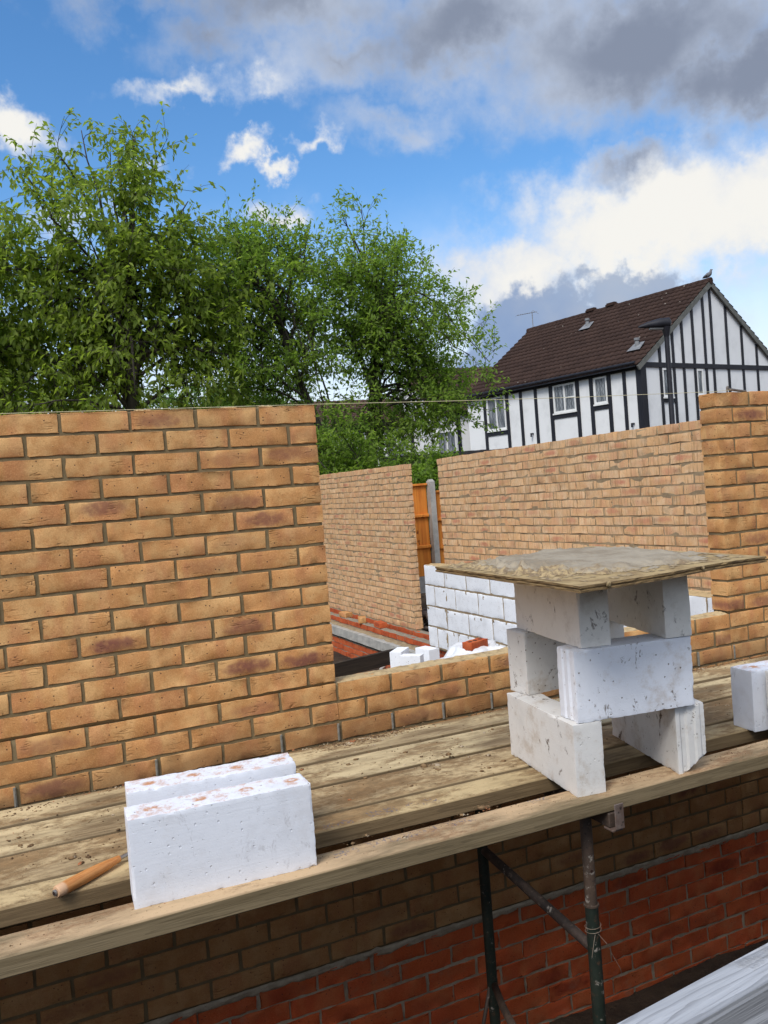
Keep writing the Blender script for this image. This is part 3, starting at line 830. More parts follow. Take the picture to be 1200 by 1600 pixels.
# ------------------------------------------------------------------ aerated blocks
def aer_block(name, label, x, y, z, a, L, Wd, H, mat, seed, chip=.004, end='plain', corner_cut=None, group=None):
    nx, ny, nz = max(6, int(L / .0062)), max(5, int(Wd / .0062)), max(6, int(H / .0062))
    T, F4 = gridbox(nx, ny, nz)
    size = np.array([L, Wd, H]); P = T * size
    ext = ((T == 0) | (T == 1)); cnt = ext.sum(1)
    inward = np.where(T == 0, 1, -1) * ext
    for i in range(len(P)):
        q = Vector(P[i]) * 60 + Vector((seed * 7.3, seed, -seed))
        nn = mnoise.fractal(q, 1.0, 2.0, 4)
        P[i] += inward[i] * (.00022 * nn) / max(1, cnt[i]) ** .5
        if cnt[i] >= 2:
            big = max(0.0, mnoise.noise(Vector(P[i]) * 9 + Vector((seed, 3, seed * 2))) - .12)
            k = .0005 + chip * .5 * max(0, nn) ** 1.3 + chip * 2.2 * big ** 1.6
            P[i] += inward[i] * k * random.uniform(.6, 1.2)
    if end == 'groove':            # tongue and groove profile cast into the block ends
        on = (T[:, 1] == 0) if L < Wd else (T[:, 0] == 0)
        along = T[:, 0] if L < Wd else T[:, 1]
        prof = np.where((along > .16) & (along < .40), .006, 0) + np.where((along > .60) & (along < .84), -.004, 0)
        ax = 1 if L < Wd else 0
        P[on, ax] += prof[on]
        on2 = (T[:, ax] == 1); P[on2, ax] -= prof[on2]
    if corner_cut is not None:     # broken lower corner (plane cut with a rough face)
        pn, pd = Vector(corner_cut[0]).normalized(), corner_cut[1]
        for i in range(len(P)):
            dd = Vector(P[i]).dot(pn) - pd - .004 * mnoise.fractal(Vector(P[i]) * 60, 1, 2, 3)
            if dd > 0:
                P[i] -= np.array(pn) * dd
    o = mesh_obj(name, P, F4, mat, loc=(x, y, z), rot=(0, 0, a))
    auto_smooth(o, 18)
    return tag(o, label, 'block', group)
H = .208
BL = 'aerated building blocks on the scaffold'
aer_block('concrete_block', 'nearest clean white block at the boards\' front edge, orange dust dabs on top', -.893, -.977, ZP, -.054, .44, .098, H, M['block_clean'], 1.3, .004, group=BL)
aer_block('concrete_block', 'white block right behind the nearest one, mostly hidden by it, orange dusted top', -.869, -.783, ZP, -.080, .438, .098, H, M['block_clean'], 2.9, .006, group=BL)
aer_block('concrete_block', 'bottom left block of the stack, long side facing left, with two reddish smears', .332, -1.013, ZP, -.137, .093, .445, H, M['block_dirty'], 3.7, .004, group=BL)
aer_block('concrete_block', 'bottom right block of the stack with its lower front corner broken off', .684, -1.041, ZP, -.235, .095, .44, H, M['block_dirty'], 4.1, .005, end='groove', corner_cut=((.6, -.5, -.8), .010), group=BL)
aer_block('concrete_block', 'middle front block of the stack, broad bluish white face turned to the viewer', .351, -1.014, ZP + H + .001, -.146, .39, .106, H, M['block_mid'], 5.6, .005, end='groove', group=BL)
aer_block('concrete_block', 'middle rear block of the stack, partly hidden behind the broad white one', .425, -.655, ZP + H + .001, .03, .42, .103, H, M['block_dirty'], 6.2, .004, group=BL)
aer_block('concrete_block', 'upper left grey stained block directly under the mortar board', .390, -.999, ZP + 2 * H + .002, -.156, .098, .445, H, M['block_grey'], 7.4, .005, group=BL)
aer_block('concrete_block', 'upper right grey stained block directly under the mortar board', .652, -1.059, ZP + 2 * H + .002, -.235, .085, .44, H, M['block_grey'], 8.8, .005, group=BL)
aer_block('concrete_block', 'white block by the right edge of the picture, its dirty end facing left', 1.169, -.886, ZP, -.093, .44, .102, H, M['block_clean'], 9.1, .003, group=BL)
aer_block('concrete_block', 'block cut off by the right edge of the picture, in front of its twin', 1.200, -1.004, ZP, -.12, .44, .10, H, M['block_grey'], 10.4, .006, group=BL)

# ------------------------------------------------------------------ mortar board and mortar
def mortar_board():
    A = np.array([.189, -1.282]); u = np.array([.705, .058]); v = np.array([.039, .842])
    z = ZP + 3 * H + .003; th = .017
    root = empty('mortar_board', (A[0], A[1], z), 0, 'square plywood spot board balanced on top of the block stack', 'board')
    mb = MB()
    for k in range(3):            # plies, the middle one set back a little
        T, F4 = gridbox(40, 40, 1)
        ins = .0 if k != 1 else .002
        P = np.empty((len(T), 3))
        tt = T[:, :2] * (1 - ins * 4) + ins * 2
        P[:, :2] = tt[:, :1] * u + tt[:, 1:2] * v
        P[:, 2] = th * (k + T[:, 2]) / 3
        edge = ((T[:, 0] == 0) | (T[:, 0] == 1) | (T[:, 1] == 0) | (T[:, 1] == 1))
        P[edge, :2] += RNG.normal(0, .0006, (edge.sum(), 2))
        for i in range(len(P)):
            cx, cy = T[i, 0], T[i, 1]
            if cx > .93 and cy < .2: P[i, 2] -= .002 * k * 0
            P[i, 2] += .004 * mnoise.noise(Vector((cx * 2, cy * 2, 4)))
        mb.add(P, F4)
    mb.build('plywood_panel', M['ply'], root)
    # the mortar spread on it
    n = 110
    Vv = np.empty((n, n, 3)); Hh = np.empty((n, n))
    for i in range(n):
        for j in range(n):
            a, b_ = i / (n - 1), j / (n - 1)
            p = Vector((a * 5, b_ * 5, 1.0))
            f = mnoise.fractal(p, 1.0, 2.0, 6); g = mnoise.fractal(p * 4, 1.0, 2.0, 4)
            ed = min(a, 1 - a, b_, 1 - b_)
            r = math.hypot((a - .56) / .46, (b_ - .56) / .46)
            plateau = max(0, min(1, (1.0 - r + .22 * f) * 3.2))
            rim = max(0, 1 - abs(r - .85 - .2 * f) * 5)
            h = .012 * plateau + .006 * rim * max(0, .15 + g) + .0035 * max(0, .05 + g + .5 * f) * min(1, ed * 14)
            # trowel strokes
            h += .0016 * plateau * math.sin((a * .8 + b_ * 1.6 + .25 * f) * 26) * max(0, mnoise.noise(p * 1.3))
            if a < .4 and b_ > .15:
                h += .020 * max(0, g - .05) * min(1, ed * 20) * (1 - .75 * plateau)
            Hh[i, j] = h * max(0, min(1, (ed - .012) * 26))
            q = A * 0 + u * a + v * b_
            Vv[i, j] = (q[0], q[1], th + .004 * mnoise.noise(Vector((a * 2, b_ * 2, 4))) + Hh[i, j] + .0006)
    I = np.arange(n * n).reshape(n, n)
    Fc = np.stack([I[:-1, :-1].ravel(), I[1:, :-1].ravel(), I[1:, 1:].ravel(), I[:-1, 1:].ravel()], 1)
    keep = Hh.ravel()[Fc].max(1) > .0012
    m, nt, b = new_mat('wet_mortar', .75, .35)
    ov = objvec(nt, False)
    ls = nd(nt, 'ShaderNodeSeparateXYZ', {0: ov}).outputs
    nn = noise(nt, ov, 7.0, 7, .7); n2 = noise(nt, ov, 60.0, 5, .7)
    col = mixc(nt, sstep(nt, nn, .38, .62), (.35, .295, .215), (.25, .20, .135))
    dx = mth(nt, 'DIVIDE', mth(nt, 'SUBTRACT', ls[0], .42), .30); dy = mth(nt, 'DIVIDE', mth(nt, 'SUBTRACT', ls[1], .50), .36)
    rr = mth(nt, 'ADD', mth(nt, 'SQRT', mth(nt, 'ADD', mth(nt, 'MULTIPLY', dx, dx), mth(nt, 'MULTIPLY', dy, dy))), mth(nt, 'MULTIPLY', mth(nt, 'SUBTRACT', nn, .5), 1.2))
    col = mixc(nt, sstep(nt, rr, .95, 1.15), col, mixc(nt, sstep(nt, n2, .4, .6), (.42, .31, .16), (.20, .14, .08)))
    setc(nt, b, col)
    bump(nt, b, mth(nt, 'MULTIPLY_ADD', n2, .6, nn), .7, .005)
    o = mesh_obj('mortar_heap', Vv.reshape(-1, 3), Fc[keep], m, None, True, loc=(A[0], A[1], z))
    tag(o, 'grey trowelled mortar spread over the plywood spot board', 'mortar')
    # drips stuck to the front edge
    for t, s in ((.13, .006), (.62, .004)):
        q = u * t
        T, F4 = gridbox(3, 3, 4)
        P = np.array([q[0], q[1] - .004, th - s * 1.8]) + (T - [.5, .5, 0]) * [s * 1.6, .007, s * 2.0] + RNG.normal(0, .0012, T.shape)
        mb = MB(); mb.add(P, F4); mb.build('mortar_drip', m, o, True)
mortar_board()

# ------------------------------------------------------------------ brick jointing tool
def jointer():
    a = Vector((-1.052, -.811, 0)); b = Vector((-.892, -.699, 0)); d = (b - a).normalized()
    root = empty('jointing_iron', (a.x, a.y, ZP), math.atan2(d.y, d.x), 'wooden handled jointing iron lying behind the nearest white block', 'tool')
    L = (b - a).length; zc = .0165
    mb = MB()
    prof = [(.000, .0125), (.004, .0148), (.02, .0155), (.045, .0160), (.09, .0155), (.13, .0140), (.16, .0120), (L - .015, .0098), (L, .0085)]
    mb.tube([(x, 0, zc) for x, _ in prof], [r for _, r in prof], 20)
    m, nt, bb = new_mat('turned_wood', .5, .4)
    v = objvec(nt, False)
    g = noise(nt, vmul(nt, v, (14, 160, 160)), 1.0, 4, .6, .4)
    ls = nd(nt, 'ShaderNodeSeparateXYZ', {0: v}).outputs
    col = mixc(nt, sstep(nt, g, .38, .64), (.60, .27, .085), (.46, .18, .05))
    col = mixc(nt, sstep(nt, ls[0], .026, .018), col, (.62, .38, .22))
    col = mixc(nt, mth(nt, 'MULTIPLY', sstep(nt, noise(nt, v, 90, 5, .7), .58, .7), .5), col, (.30, .17, .09))
    setc(nt, bb, col); bump(nt, bb, g, .15, .001)
    auto_smooth(mb.build('handle', m, root), 50)
    mb = MB()
    ms = simple_mat('worn_steel', (.45, .44, .42), (.28, .26, .24), 60, .42, .2, 200, metal=.9)
    mb.tube([(-.006, 0, zc), (-.005, 0, zc), (.001, 0, zc)], [.0062, .0078, .0078], 16)
    f = auto_smooth(mb.build('ferrule', ms, root), 50)
    mb = MB(); mb.tube([(-.0068, 0, zc), (-.0058, 0, zc)], .004, 12); mb.build('socket', M['hole'], f)
    mb = MB()
    mb.tube([(L - .002, 0, zc), (L + .035, 0, zc), (L + .06, 0, zc - .004), (L + .085, 0, zc - .011), (L + .17, 0, zc - .012)], [.0055, .005, .005, .0055, .0045], 12)
    auto_smooth(mb.build('blade', ms, root), 50)
jointer()

# ------------------------------------------------------------------ trestle carrying the boards
def tubemat(name, c1, c2, rust):
    m, nt, b = new_mat(name, .6, .4)
    v = objvec(nt)
    n1 = noise(nt, v, 13, 7, .7); n2 = noise(nt, v, 50, 6, .75)
    col = mixc(nt, sstep(nt, n1, .4, .62), c1, c2)
    col = mixc(nt, sstep(nt, n2, .55, .68), col, rust)
    col = mixc(nt, sstep(nt, noise(nt, v, 24, 7, .75), .60, .66), col, (.30, .27, .235))
    col = mixc(nt, sstep(nt, noise(nt, v, 70, 5, .7), .58, .66), col, (.02, .016, .014))
    setc(nt, b, col); bump(nt, b, n2, .4, .002)
    return m
def trestle():
    X = .392
    root = empty('trestle', (X, -.63, -2.64), 0, 'rusty green tubular steel trestle holding up the scaffold boards', 'trestle')
    G = tubemat('green_paint', (.010, .018, .013), (.018, .025, .018), (.075, .042, .026))
    Rm = tubemat('rusty_tube', (.075, .050, .036), (.05, .036, .028), (.13, .085, .06))
    yn, yf = -.96 + .63, -.33 + .63
    z = lambda q: q + 2.64
    def leg(y, ztop, zj):
        mb = MB(); mb.tube([(0, y, .0), (0, y, z(zj))], .0195, 18)
        o = auto_smooth(mb.build('leg', G, root), 40)
        mb = MB(); mb.tube([(0, y, z(zj) - .001), (0, y, z(ztop))], .0175, 18)
        auto_smooth(mb.build('inner_tube', Rm if y < 0 else G, o), 40)
        mb = MB(); mb.tube([(0, y, z(zj) - .004), (0, y, z(zj) + .0015)], .0228, 18, True)
        auto_smooth(mb.build('collar', Rm, o), 40)
        mb = MB(); mb.tube([(-.003, y - .0178, z(zj) + .105), (-.003, y - .0160, z(zj) + .105)], .0045, 10)
        mb.build('pin_hole', M['hole'], o)
        mb = MB(); mb.box((-.05, y - .05, 0), (.05, y + .05, .008)); bevel(mb.build('foot_plate', Rm, o), .002, 1)
    leg(yn, -1.33, -1.60); leg(yf, -1.33, -1.62)
    mb = MB(); mb.tube([(0, yf - .015, z(-1.665)), (0, yn + .015, z(-1.735))], .0155, 16)
    auto_smooth(mb.build('brace', tubemat('black_rust', (.028, .022, .020), (.06, .042, .034), (.12, .09, .07)), root), 40)
    mb = MB(); mb.tube([(0, yf - .015, z(-2.16)), (-.09, yf - .22, z(-2.10)), (-.20, yn + .12, z(-2.02))], .0125, 14)
    mb.build('stay', Rm, root, True)
    mb = MB(); mb.tube([(0, yf - .005, z(-2.12)), (-.12, yf + .02, z(-2.58))], .007, 10)
    mb.build('stay', Rm, root, True)
    # top bar with upturned end stop gripping the front timber
    mb = MB(); mb.box((.012, -1.055 + .63, z(-1.345)), (.052, -.02 + .63, z(-1.302)))
    bar = bevel(mb.build('top_bar', Rm, root), .003, 1)
    clip_m = tubemat('galvanised_rust', (.16, .13, .115), (.11, .075, .06), (.16, .075, .04))
    mb = MB(); mb.box((.018, -1.076 + .63, z(-1.345)), (.050, -1.072 + .63, z(-1.272)))
    bevel(mb.build('end_stop', clip_m, bar), .0015, 1)
    mb = MB(); mb.box((.010, -1.07 + .63, z(-1.352)), (.0485, -1.03 + .63, z(-1.3455)))
    bevel(mb.build('end_stop', clip_m, bar), .0015, 1)
    # tie wire twisted round the near leg
    mb = MB()
    ring = [(math.cos(t) * .0235, yn + math.sin(t) * .0235, z(-1.685) + .002 * t) for t in np.linspace(0, 4 * PI, 40)]
    mb.tube(ring, .0007, 5)
    mb.tube([(.0, yn - .023, z(-1.68)), (.02, yn - .035, z(-1.71)), (.045, yn - .03, z(-1.76)), (.066, yn - .03, z(-1.80)), (.078, yn - .02, z(-1.83))], .0007, 5)
    mb.tube([(-.01, yn - .022, z(-1.68)), (-.03, yn - .04, z(-1.69)), (-.04, yn - .04, z(-1.73))], .0007, 5)
    mb.build('tie_wire', simple_mat('wire', (.30, .24, .19), (.2, .14, .1), 60, .5, 0), root)
trestle()

# ------------------------------------------------------------------ string line and line pin
mb = MB()
pts = [(-2.9, -.004, .004), (-.9, -.004, .003), (-.002, -.004, .002), (.6, -.004, -.002), (1.2, -.004, -.003), (W, -.004, .003), (2.13, .02, .012)]
mb.tube(pts, .0011, 6)
o = mb.build('string_line', simple_mat('line_cord', (.62, .56, .36), (.55, .48, .28), 30, .8, 0))
tag(o, 'thin yellowish mason\'s string stretched along the wall top to the pier', 'string')
root = empty('line_pin', (2.13, .03, 0), 0, 'grey steel line pin lying on top of the right brick pier', 'pin')
ms = simple_mat('pin_steel', (.20, .175, .15), (.14, .11, .09), 40, .5, .2, 150, metal=.6)
mb = MB(); mb.tube([(-.012, 0, .018), (.05, -.012, .006), (.085, -.02, .002)], [.0062, .0062, .005], 10); auto_smooth(mb.build('shank', ms, root), 40)
mb = MB(); mb.tube([(-.016, 0, -.0), (-.014, 0, .024), (-.010, 0, .030)], [.004, .006, .005], 8); auto_smooth(mb.build('spike', ms, root), 40)

# ------------------------------------------------------------------ things inside the new walls
PBL = 'white blocks set down inside the window gap'
def standing(x, y, a, label, s, h=.44, w=.1, l=.215):
    o = aer_block('concrete_block', label, x, y, -1.655 - h, a, l, w, h, M['block_far'], s, .001, group=PBL)
    return o
standing(1.73, 3.15, .82, 'left upright white block of three seen just over the sill', 11., .44, .1, .21)
standing(1.665, 3.046, -.79, 'middle lower white block of three seen just over the sill', 12., .44, .09, .17).location.z = -1.66 - .44
standing(1.93, 3.053, .2, 'right upright white block of three seen just over the sill', 13., .44, .18, .107)
# plastic-wrapped heap with a red brick on it
def plastic_heap():
    bm = bmesh.new(); bmesh.ops.create_icosphere(bm, subdivisions=5, radius=1)
    for v in bm.verts:
        c_ = v.co.copy()
        k = 1 + .16 * mnoise.fractal(c_ * 2.2, 1, 2, 4) + .05 * abs(mnoise.noise(c_ * 7))
        v.co = Vector((c_.x * .36 * k, c_.y * .34 * k, max(-.38, min(c_.z * .46 * k, .40 + .02 * mnoise.noise(c_ * 6)))))
    me = bpy.data.meshes.new('plastic_sack'); bm.to_mesh(me); bm.free()
    m = simple_mat('white_plastic', (.78, .79, .80), (.66, .67, .69), 6, .35, .5, 14, bdist=.02, spec=.5)
    me.materials.append(m); me.polygons.foreach_set('use_smooth', [True] * len(me.polygons))
    o = bpy.data.objects.new('plastic_sack', me); COL.objects.link(o); o.location = (2.42, 3.17, -2.10)
    tag(o, 'crumpled white plastic covered heap behind the sill with a red brick on top', 'sack')
plastic_heap()
loose_brick((2.385, 3.10, -1.713), .36, M['red'], 'red perforated brick resting on the white plastic heap', True)
# dark timber lying across the ground behind the sill
T, F4 = gridbox(60, 3, 3)
P = np.array([0, 0, -.09]) + T * [3.5, .05, .14] + RNG.normal(0, .0006, T.shape)
o = mesh_obj('timber_joist', P, F4, M['wood_dark'], loc=(-.95, 3.77, -2.0), rot=(0, 0, .27)); auto_smooth(o, 50)
tag(o, 'dark timber laid across the hole behind the sill', 'timber')
def offcut(x, y, z, rz, l, mat, label):
    T, F4 = gridbox(8, 2, 2)
    P = T * [l, .04, .022] + RNG.normal(0, .001, T.shape)
    o = mesh_obj('wood_offcut', P, F4, mat, loc=(x, y, z), rot=(0, .02, rz)); tag(o, label, 'offcut')
offcut(2.78, 6.55, -2.49, .2, .38, M['wood_c'], 'pale wood offcut lying on the dug earth nearest the brick jamb')
offcut(2.60, 6.05, -2.47, -.5, .34, M['wood_c'], 'pale wood offcut lying on the dug earth nearer the dark timber')
offcut(2.83, 6.1, -2.47, .9, .16, M['concrete'], 'short grey offcut lying near the foot of the concrete beam')

# ------------------------------------------------------------------ orange close-boarded fence
def fence_panel(x0, x1, ztop, zbot, label, y=7.28):
    root = empty('timber_fence', (x0, y, zbot), 0, label, 'fence', 'orange fence panels')
    m, nt, b = new_mat('orange_timber', .75, .3)
    v = objvec(nt)
    g = noise(nt, vmul(nt, v, (30, 30, 1.6)), 1.0, 5, .6, .6)
    col = mixc(nt, sstep(nt, g, .35, .68), (.76, .27, .040), (.58, .17, .024))
    kn = noise(nt, vmul(nt, v, (1, 1, .7)), 9.0, 3, .5)
    col = mixc(nt, sstep(nt, kn, .64, .70), col, (.20, .05, .010))
    setc(nt, b, col); bump(nt, b, g, .3, .003)
    hgt = ztop - zbot; mb = MB(); x = 0
    while x < x1 - x0:
        w_ = min(.108 + random.uniform(-.004, .004), x1 - x0 - x)
        t = random.uniform(0, .004)
        mb.box((x + .001, -.004 - t, 0), (x + w_ - .001, .012 - t, hgt - .03)); x += w_
    mb.build('pale_board', m, root)
    for zz in (hgt * .30, hgt * .635):
        mb = MB(); mb.box((0, -.045, zz), (x1 - x0, -.0095, zz + .045)); bevel(mb.build('rail', m, root), .008, 1)
    mb = MB(); mb.box((-.005, -.04, hgt - .029), (x1 - x0 + .005, .035, hgt)); bevel(mb.build('capping_rail', m, root), .004, 1)
    return root
fence_panel(3.53, 4.185, -.315, -1.57, 'orange timber fence panel left of the concrete post')
fence_panel(4.29, 6.15, -.425, -1.57, 'orange timber fence panel right of the concrete post, set lower')
def gravel_board(x0, x1, label):
    mb = MB(); mb.box((x0, 7.255, -1.80), (x1, 7.30, -1.575)); o = bevel(mb.build('gravel_board', M['concrete']), .004, 1)
    tag(o, label, 'fence base', 'concrete gravel boards')
gravel_board(3.53, 4.18, 'grey concrete gravel board below the left orange panel')
gravel_board(4.295, 6.15, 'grey concrete gravel board below the right orange panel')
mb = MB()
mb.box((-.04, -.045, 0), (.04, .055, 2.0))
mb.add([(-.04, -.045, 2.0), (.04, -.045, 2.0), (.04, .055, 2.0), (-.04, .055, 2.0), (-.02, -.02, 2.035), (.02, -.02, 2.035), (.02, .03, 2.035), (-.02, .03, 2.035)],
       [(0, 1, 5, 4), (1, 2, 6, 5), (2, 3, 7, 6), (3, 0, 4, 7), (4, 5, 6, 7)])
o = mb.build('fence_post', M['concrete'], loc=(4.237, 7.23, -2.3)); tag(o, 'slender grey concrete fence post between the two orange panels', 'post')
# rubble beyond the door gap
def rubble():
    VV = []; FF = []; n = 0; T, F4 = gridbox(3, 3, 2)
    for _ in range(240):
        s = random.uniform(.05, .16); x = random.uniform(3.5, 4.8); y = random.uniform(5.6, 7.1)
        P = ((T - .5) + RNG.normal(0, .08, T.shape)) * [s, s * .7, s * .5]
        a = random.uniform(0, 6.3); c_, s_ = math.cos(a), math.sin(a)
        P = np.stack([P[:, 0] * c_ - P[:, 1] * s_, P[:, 0] * s_ + P[:, 1] * c_, P[:, 2]], 1) + [x, y, -2.14 + random.random() * .28 * max(0, 1 - abs(y - 6.6))]
        VV.append(P); FF.append(F4 + n); n += len(T)
    o = mesh_obj('rubble', np.concatenate(VV), np.concatenate(FF), simple_mat('rubble', (.16, .12, .095), (.07, .055, .05), 4, .95, .5, 60))
    tag(o, 'dark broken bricks and earth piled outside the door gap by the fence', 'rubble', kind='stuff')
rubble()

# ------------------------------------------------------------------ weathered fence rail close to the camera
def near_fence():
    ang = math.atan2(.033, .305)
    root = empty('garden_fence', (-.6177, -2.475, -2.64), ang, 'weathered grey timber fence top crossing the lower right corner, close up', 'fence')
    z = -.78 + 2.64
    mb = MB(); mb.box((-5.0, 0, z - .045), (6.0, .044, z))
    bevel(mb.build('top_rail', M['wood_grey'], root), .003, 2)
    x = -5.0
    while x < 5.9:  # boards out of view, added and run long to block low light
        w_ = .145
        mb = MB(); mb.box((x + .002, .012, .02), (x + w_ - .002, .030, z - .046))
        bevel(mb.build('unseen_fence_board', M['wood_fence'], root), .002, 1); x += w_
near_fence()
#==== FAR

# ------------------------------------------------------------------ houses
M['render_white'] = simple_mat('white_render', (.77, .775, .77), (.64, .645, .64), 1.7, .9, .35, 130, bdist=.003, lo=.45, hi=.8)
M['black_timber'] = simple_mat('black_timber', (.012, .013, .018), (.020, .021, .028), 6, .55, .3, 40, (1, 1, .2))
M['upvc'] = simple_mat('white_frame', (.78, .78, .76), (.70, .70, .68), 6, .4, 0)
M['lead'] = simple_mat('lead', (.24, .245, .25), (.16, .165, .17), 9, .6, .2, 40)
def roof_mat(name, c1, c2, lich):
    m, nt, b = new_mat(name, .95, .15)
    tc = nt.nodes.new('ShaderNodeTexCoord').outputs['Object']
    cell = nd(nt, 'ShaderNodeSeparateColor', {0: voro(nt, tc, 4.6).outputs['Color']}).outputs[0]
    col = mixc(nt, sstep(nt, noise(nt, tc, 1.6, 5, .6), .35, .7), c1, c2)
    col = mixc(nt, mth(nt, 'MULTIPLY', cell, .55), col, tuple(x * 1.5 for x in c1))
    sp = voro(nt, tc, 5.0)
    spc = nd(nt, 'ShaderNodeSeparateColor', {0: sp.outputs['Color']}).outputs
    col = mixc(nt, mth(nt, 'MULTIPLY', sstep(nt, sp.outputs['Distance'], .16, .08), sstep(nt, spc[1], .84, .88)), col, lich)
    setc(nt, b, col); bump(nt, b, noise(nt, tc, 60, 4), .4, .006)
    return m
M['roof'] = roof_mat('brown_pantile', (.036, .022, .018), (.055, .033, .026), (.30, .27, .23))
M['roof_far'] = roof_mat('far_tile', (.075, .045, .035), (.055, .034, .028), (.2, .17, .14))
def glass_mat():
    m, nt, b = new_mat('leaded_glass', .12, .6)
    v = nt.nodes.new('ShaderNodeTexCoord').outputs['Object']
    ls = nd(nt, 'ShaderNodeSeparateXYZ', {0: v}).outputs
    h = mth(nt, 'ADD', ls[0], ls[1])
    p1 = mth(nt, 'PINGPONG', mth(nt, 'MULTIPLY_ADD', h, 8.0, mth(nt, 'MULTIPLY', ls[2], 5.5)), .5)
    p2 = mth(nt, 'PINGPONG', mth(nt, 'MULTIPLY_ADD', h, 8.0, mth(nt, 'MULTIPLY', ls[2], -5.5)), .5)
    line = sstep(nt, mth(nt, 'MINIMUM', p1, p2), .075, .04)
    cur = noise(nt, vmul(nt, v, (9, 9, .8)), 2.0, 3, .6)
    col = mixc(nt, sstep(nt, cur, .38, .62), (.10, .115, .13), (.30, .32, .34))
    setc(nt, b, mixc(nt, mth(nt, 'MULTIPLY', line, .6), col, (.045, .05, .055)))
    return m
M['glass'] = glass_mat()

def pantile_roof(L, half, rise, over_v0, over_v1, over_e, th, rows, side):
    """roof slope from eave (x=0 side) to ridge at x=half. local coords x across, y along, z up; side=+1 left slope, -1 mirrored"""
    sl = math.hypot(half, rise); cx, cz = half / sl, rise / sl
    L0, L1 = -over_v0, L + over_v1
    tile = .21; nsub = 6
    ncol = int((L1 - L0) / tile * nsub)
    ys = np.linspace(L0, L1, ncol + 1)
    ph = (ys - L0) / tile
    wave = .034 * np.abs(np.sin(PI * ph)) ** .8
    VV = []; FF = []; n = 0
    tot = sl + over_e; g = tot / rows
    for r in range(rows):
        s0 = -over_e + r * g; s1 = s0 + g * 1.06
        for s, lift in ((s0, -.004), (s0, .046), (s1, .004)):
            jit = RNG.normal(0, .0016, len(ys)) if lift > .02 else 0
            x = s * cx - (lift + wave + jit) * cz
            zz = s * cz + (lift + wave + jit) * cx
            VV.append(np.stack([x, ys, zz], 1))
        I = n + np.arange(3 * (ncol + 1)).reshape(3, -1); n += 3 * (ncol + 1)
        for a in range(2):
            FF.append(np.stack([I[a, :-1], I[a + 1, :-1], I[a + 1, 1:], I[a, 1:]], 1))
    V = np.concatenate(VV); F4 = np.concatenate(FF)
    if side < 0:
        V[:, 0] = 2 * half - V[:, 0]; F4 = F4[:, ::-1]
    return V, F4

def window(root, face, a0, a1, z0, z1, mullions=1, sash=False):
    """face 'f' = front (plane x=0, a along y), 'g' = gable (plane y=0, a along x)"""
    def P(a, out, z): return (-out, a, z) if face == 'f' else (a, -out, z)
    def bx(mb, a_0, a_1, o0, o1, z_0, z_1):
        p, q = P(a_0, o0, z_0), P(a_1, o1, z_1)
        mb.box(tuple(min(i, j) for i, j in zip(p, q)), tuple(max(i, j) for i, j in zip(p, q)))
    mb = MB(); t = .055
    bx(mb, a0, a0 + t, -.05, .03, z0, z1); bx(mb, a1 - t, a1, -.05, .03, z0, z1)
    bx(mb, a0 + t, a1 - t, -.05, .03, z1 - t, z1); bx(mb, a0 + t, a1 - t, -.05, .03, z0, z0 + t)
    for k in range(mullions):
        c_ = a0 + (a1 - a0) * (k + 1) / (mullions + 1)
        bx(mb, c_ - .03, c_ + .03, -.05, .028, z0 + t, z1 - t)
    if sash:
        c_ = (a0 + a1) / 2
        bx(mb, a0 + t, c_ - .03, -.03, .024, (z0 + z1) / 2 - .02, (z0 + z1) / 2 + .02)
    w = mb.build('window', M['upvc'], root)
    mb = MB(); bx(mb, a0 + t, a1 - t, -.02, .008, z0 + t, z1 - t); mb.build('pane', M['glass'], w)
    mb = MB(); bx(mb, a0 - .03, a1 + .03, -.02, .07, z0 - .05, z0 - .003); mb.build('sill', M['upvc'], w)

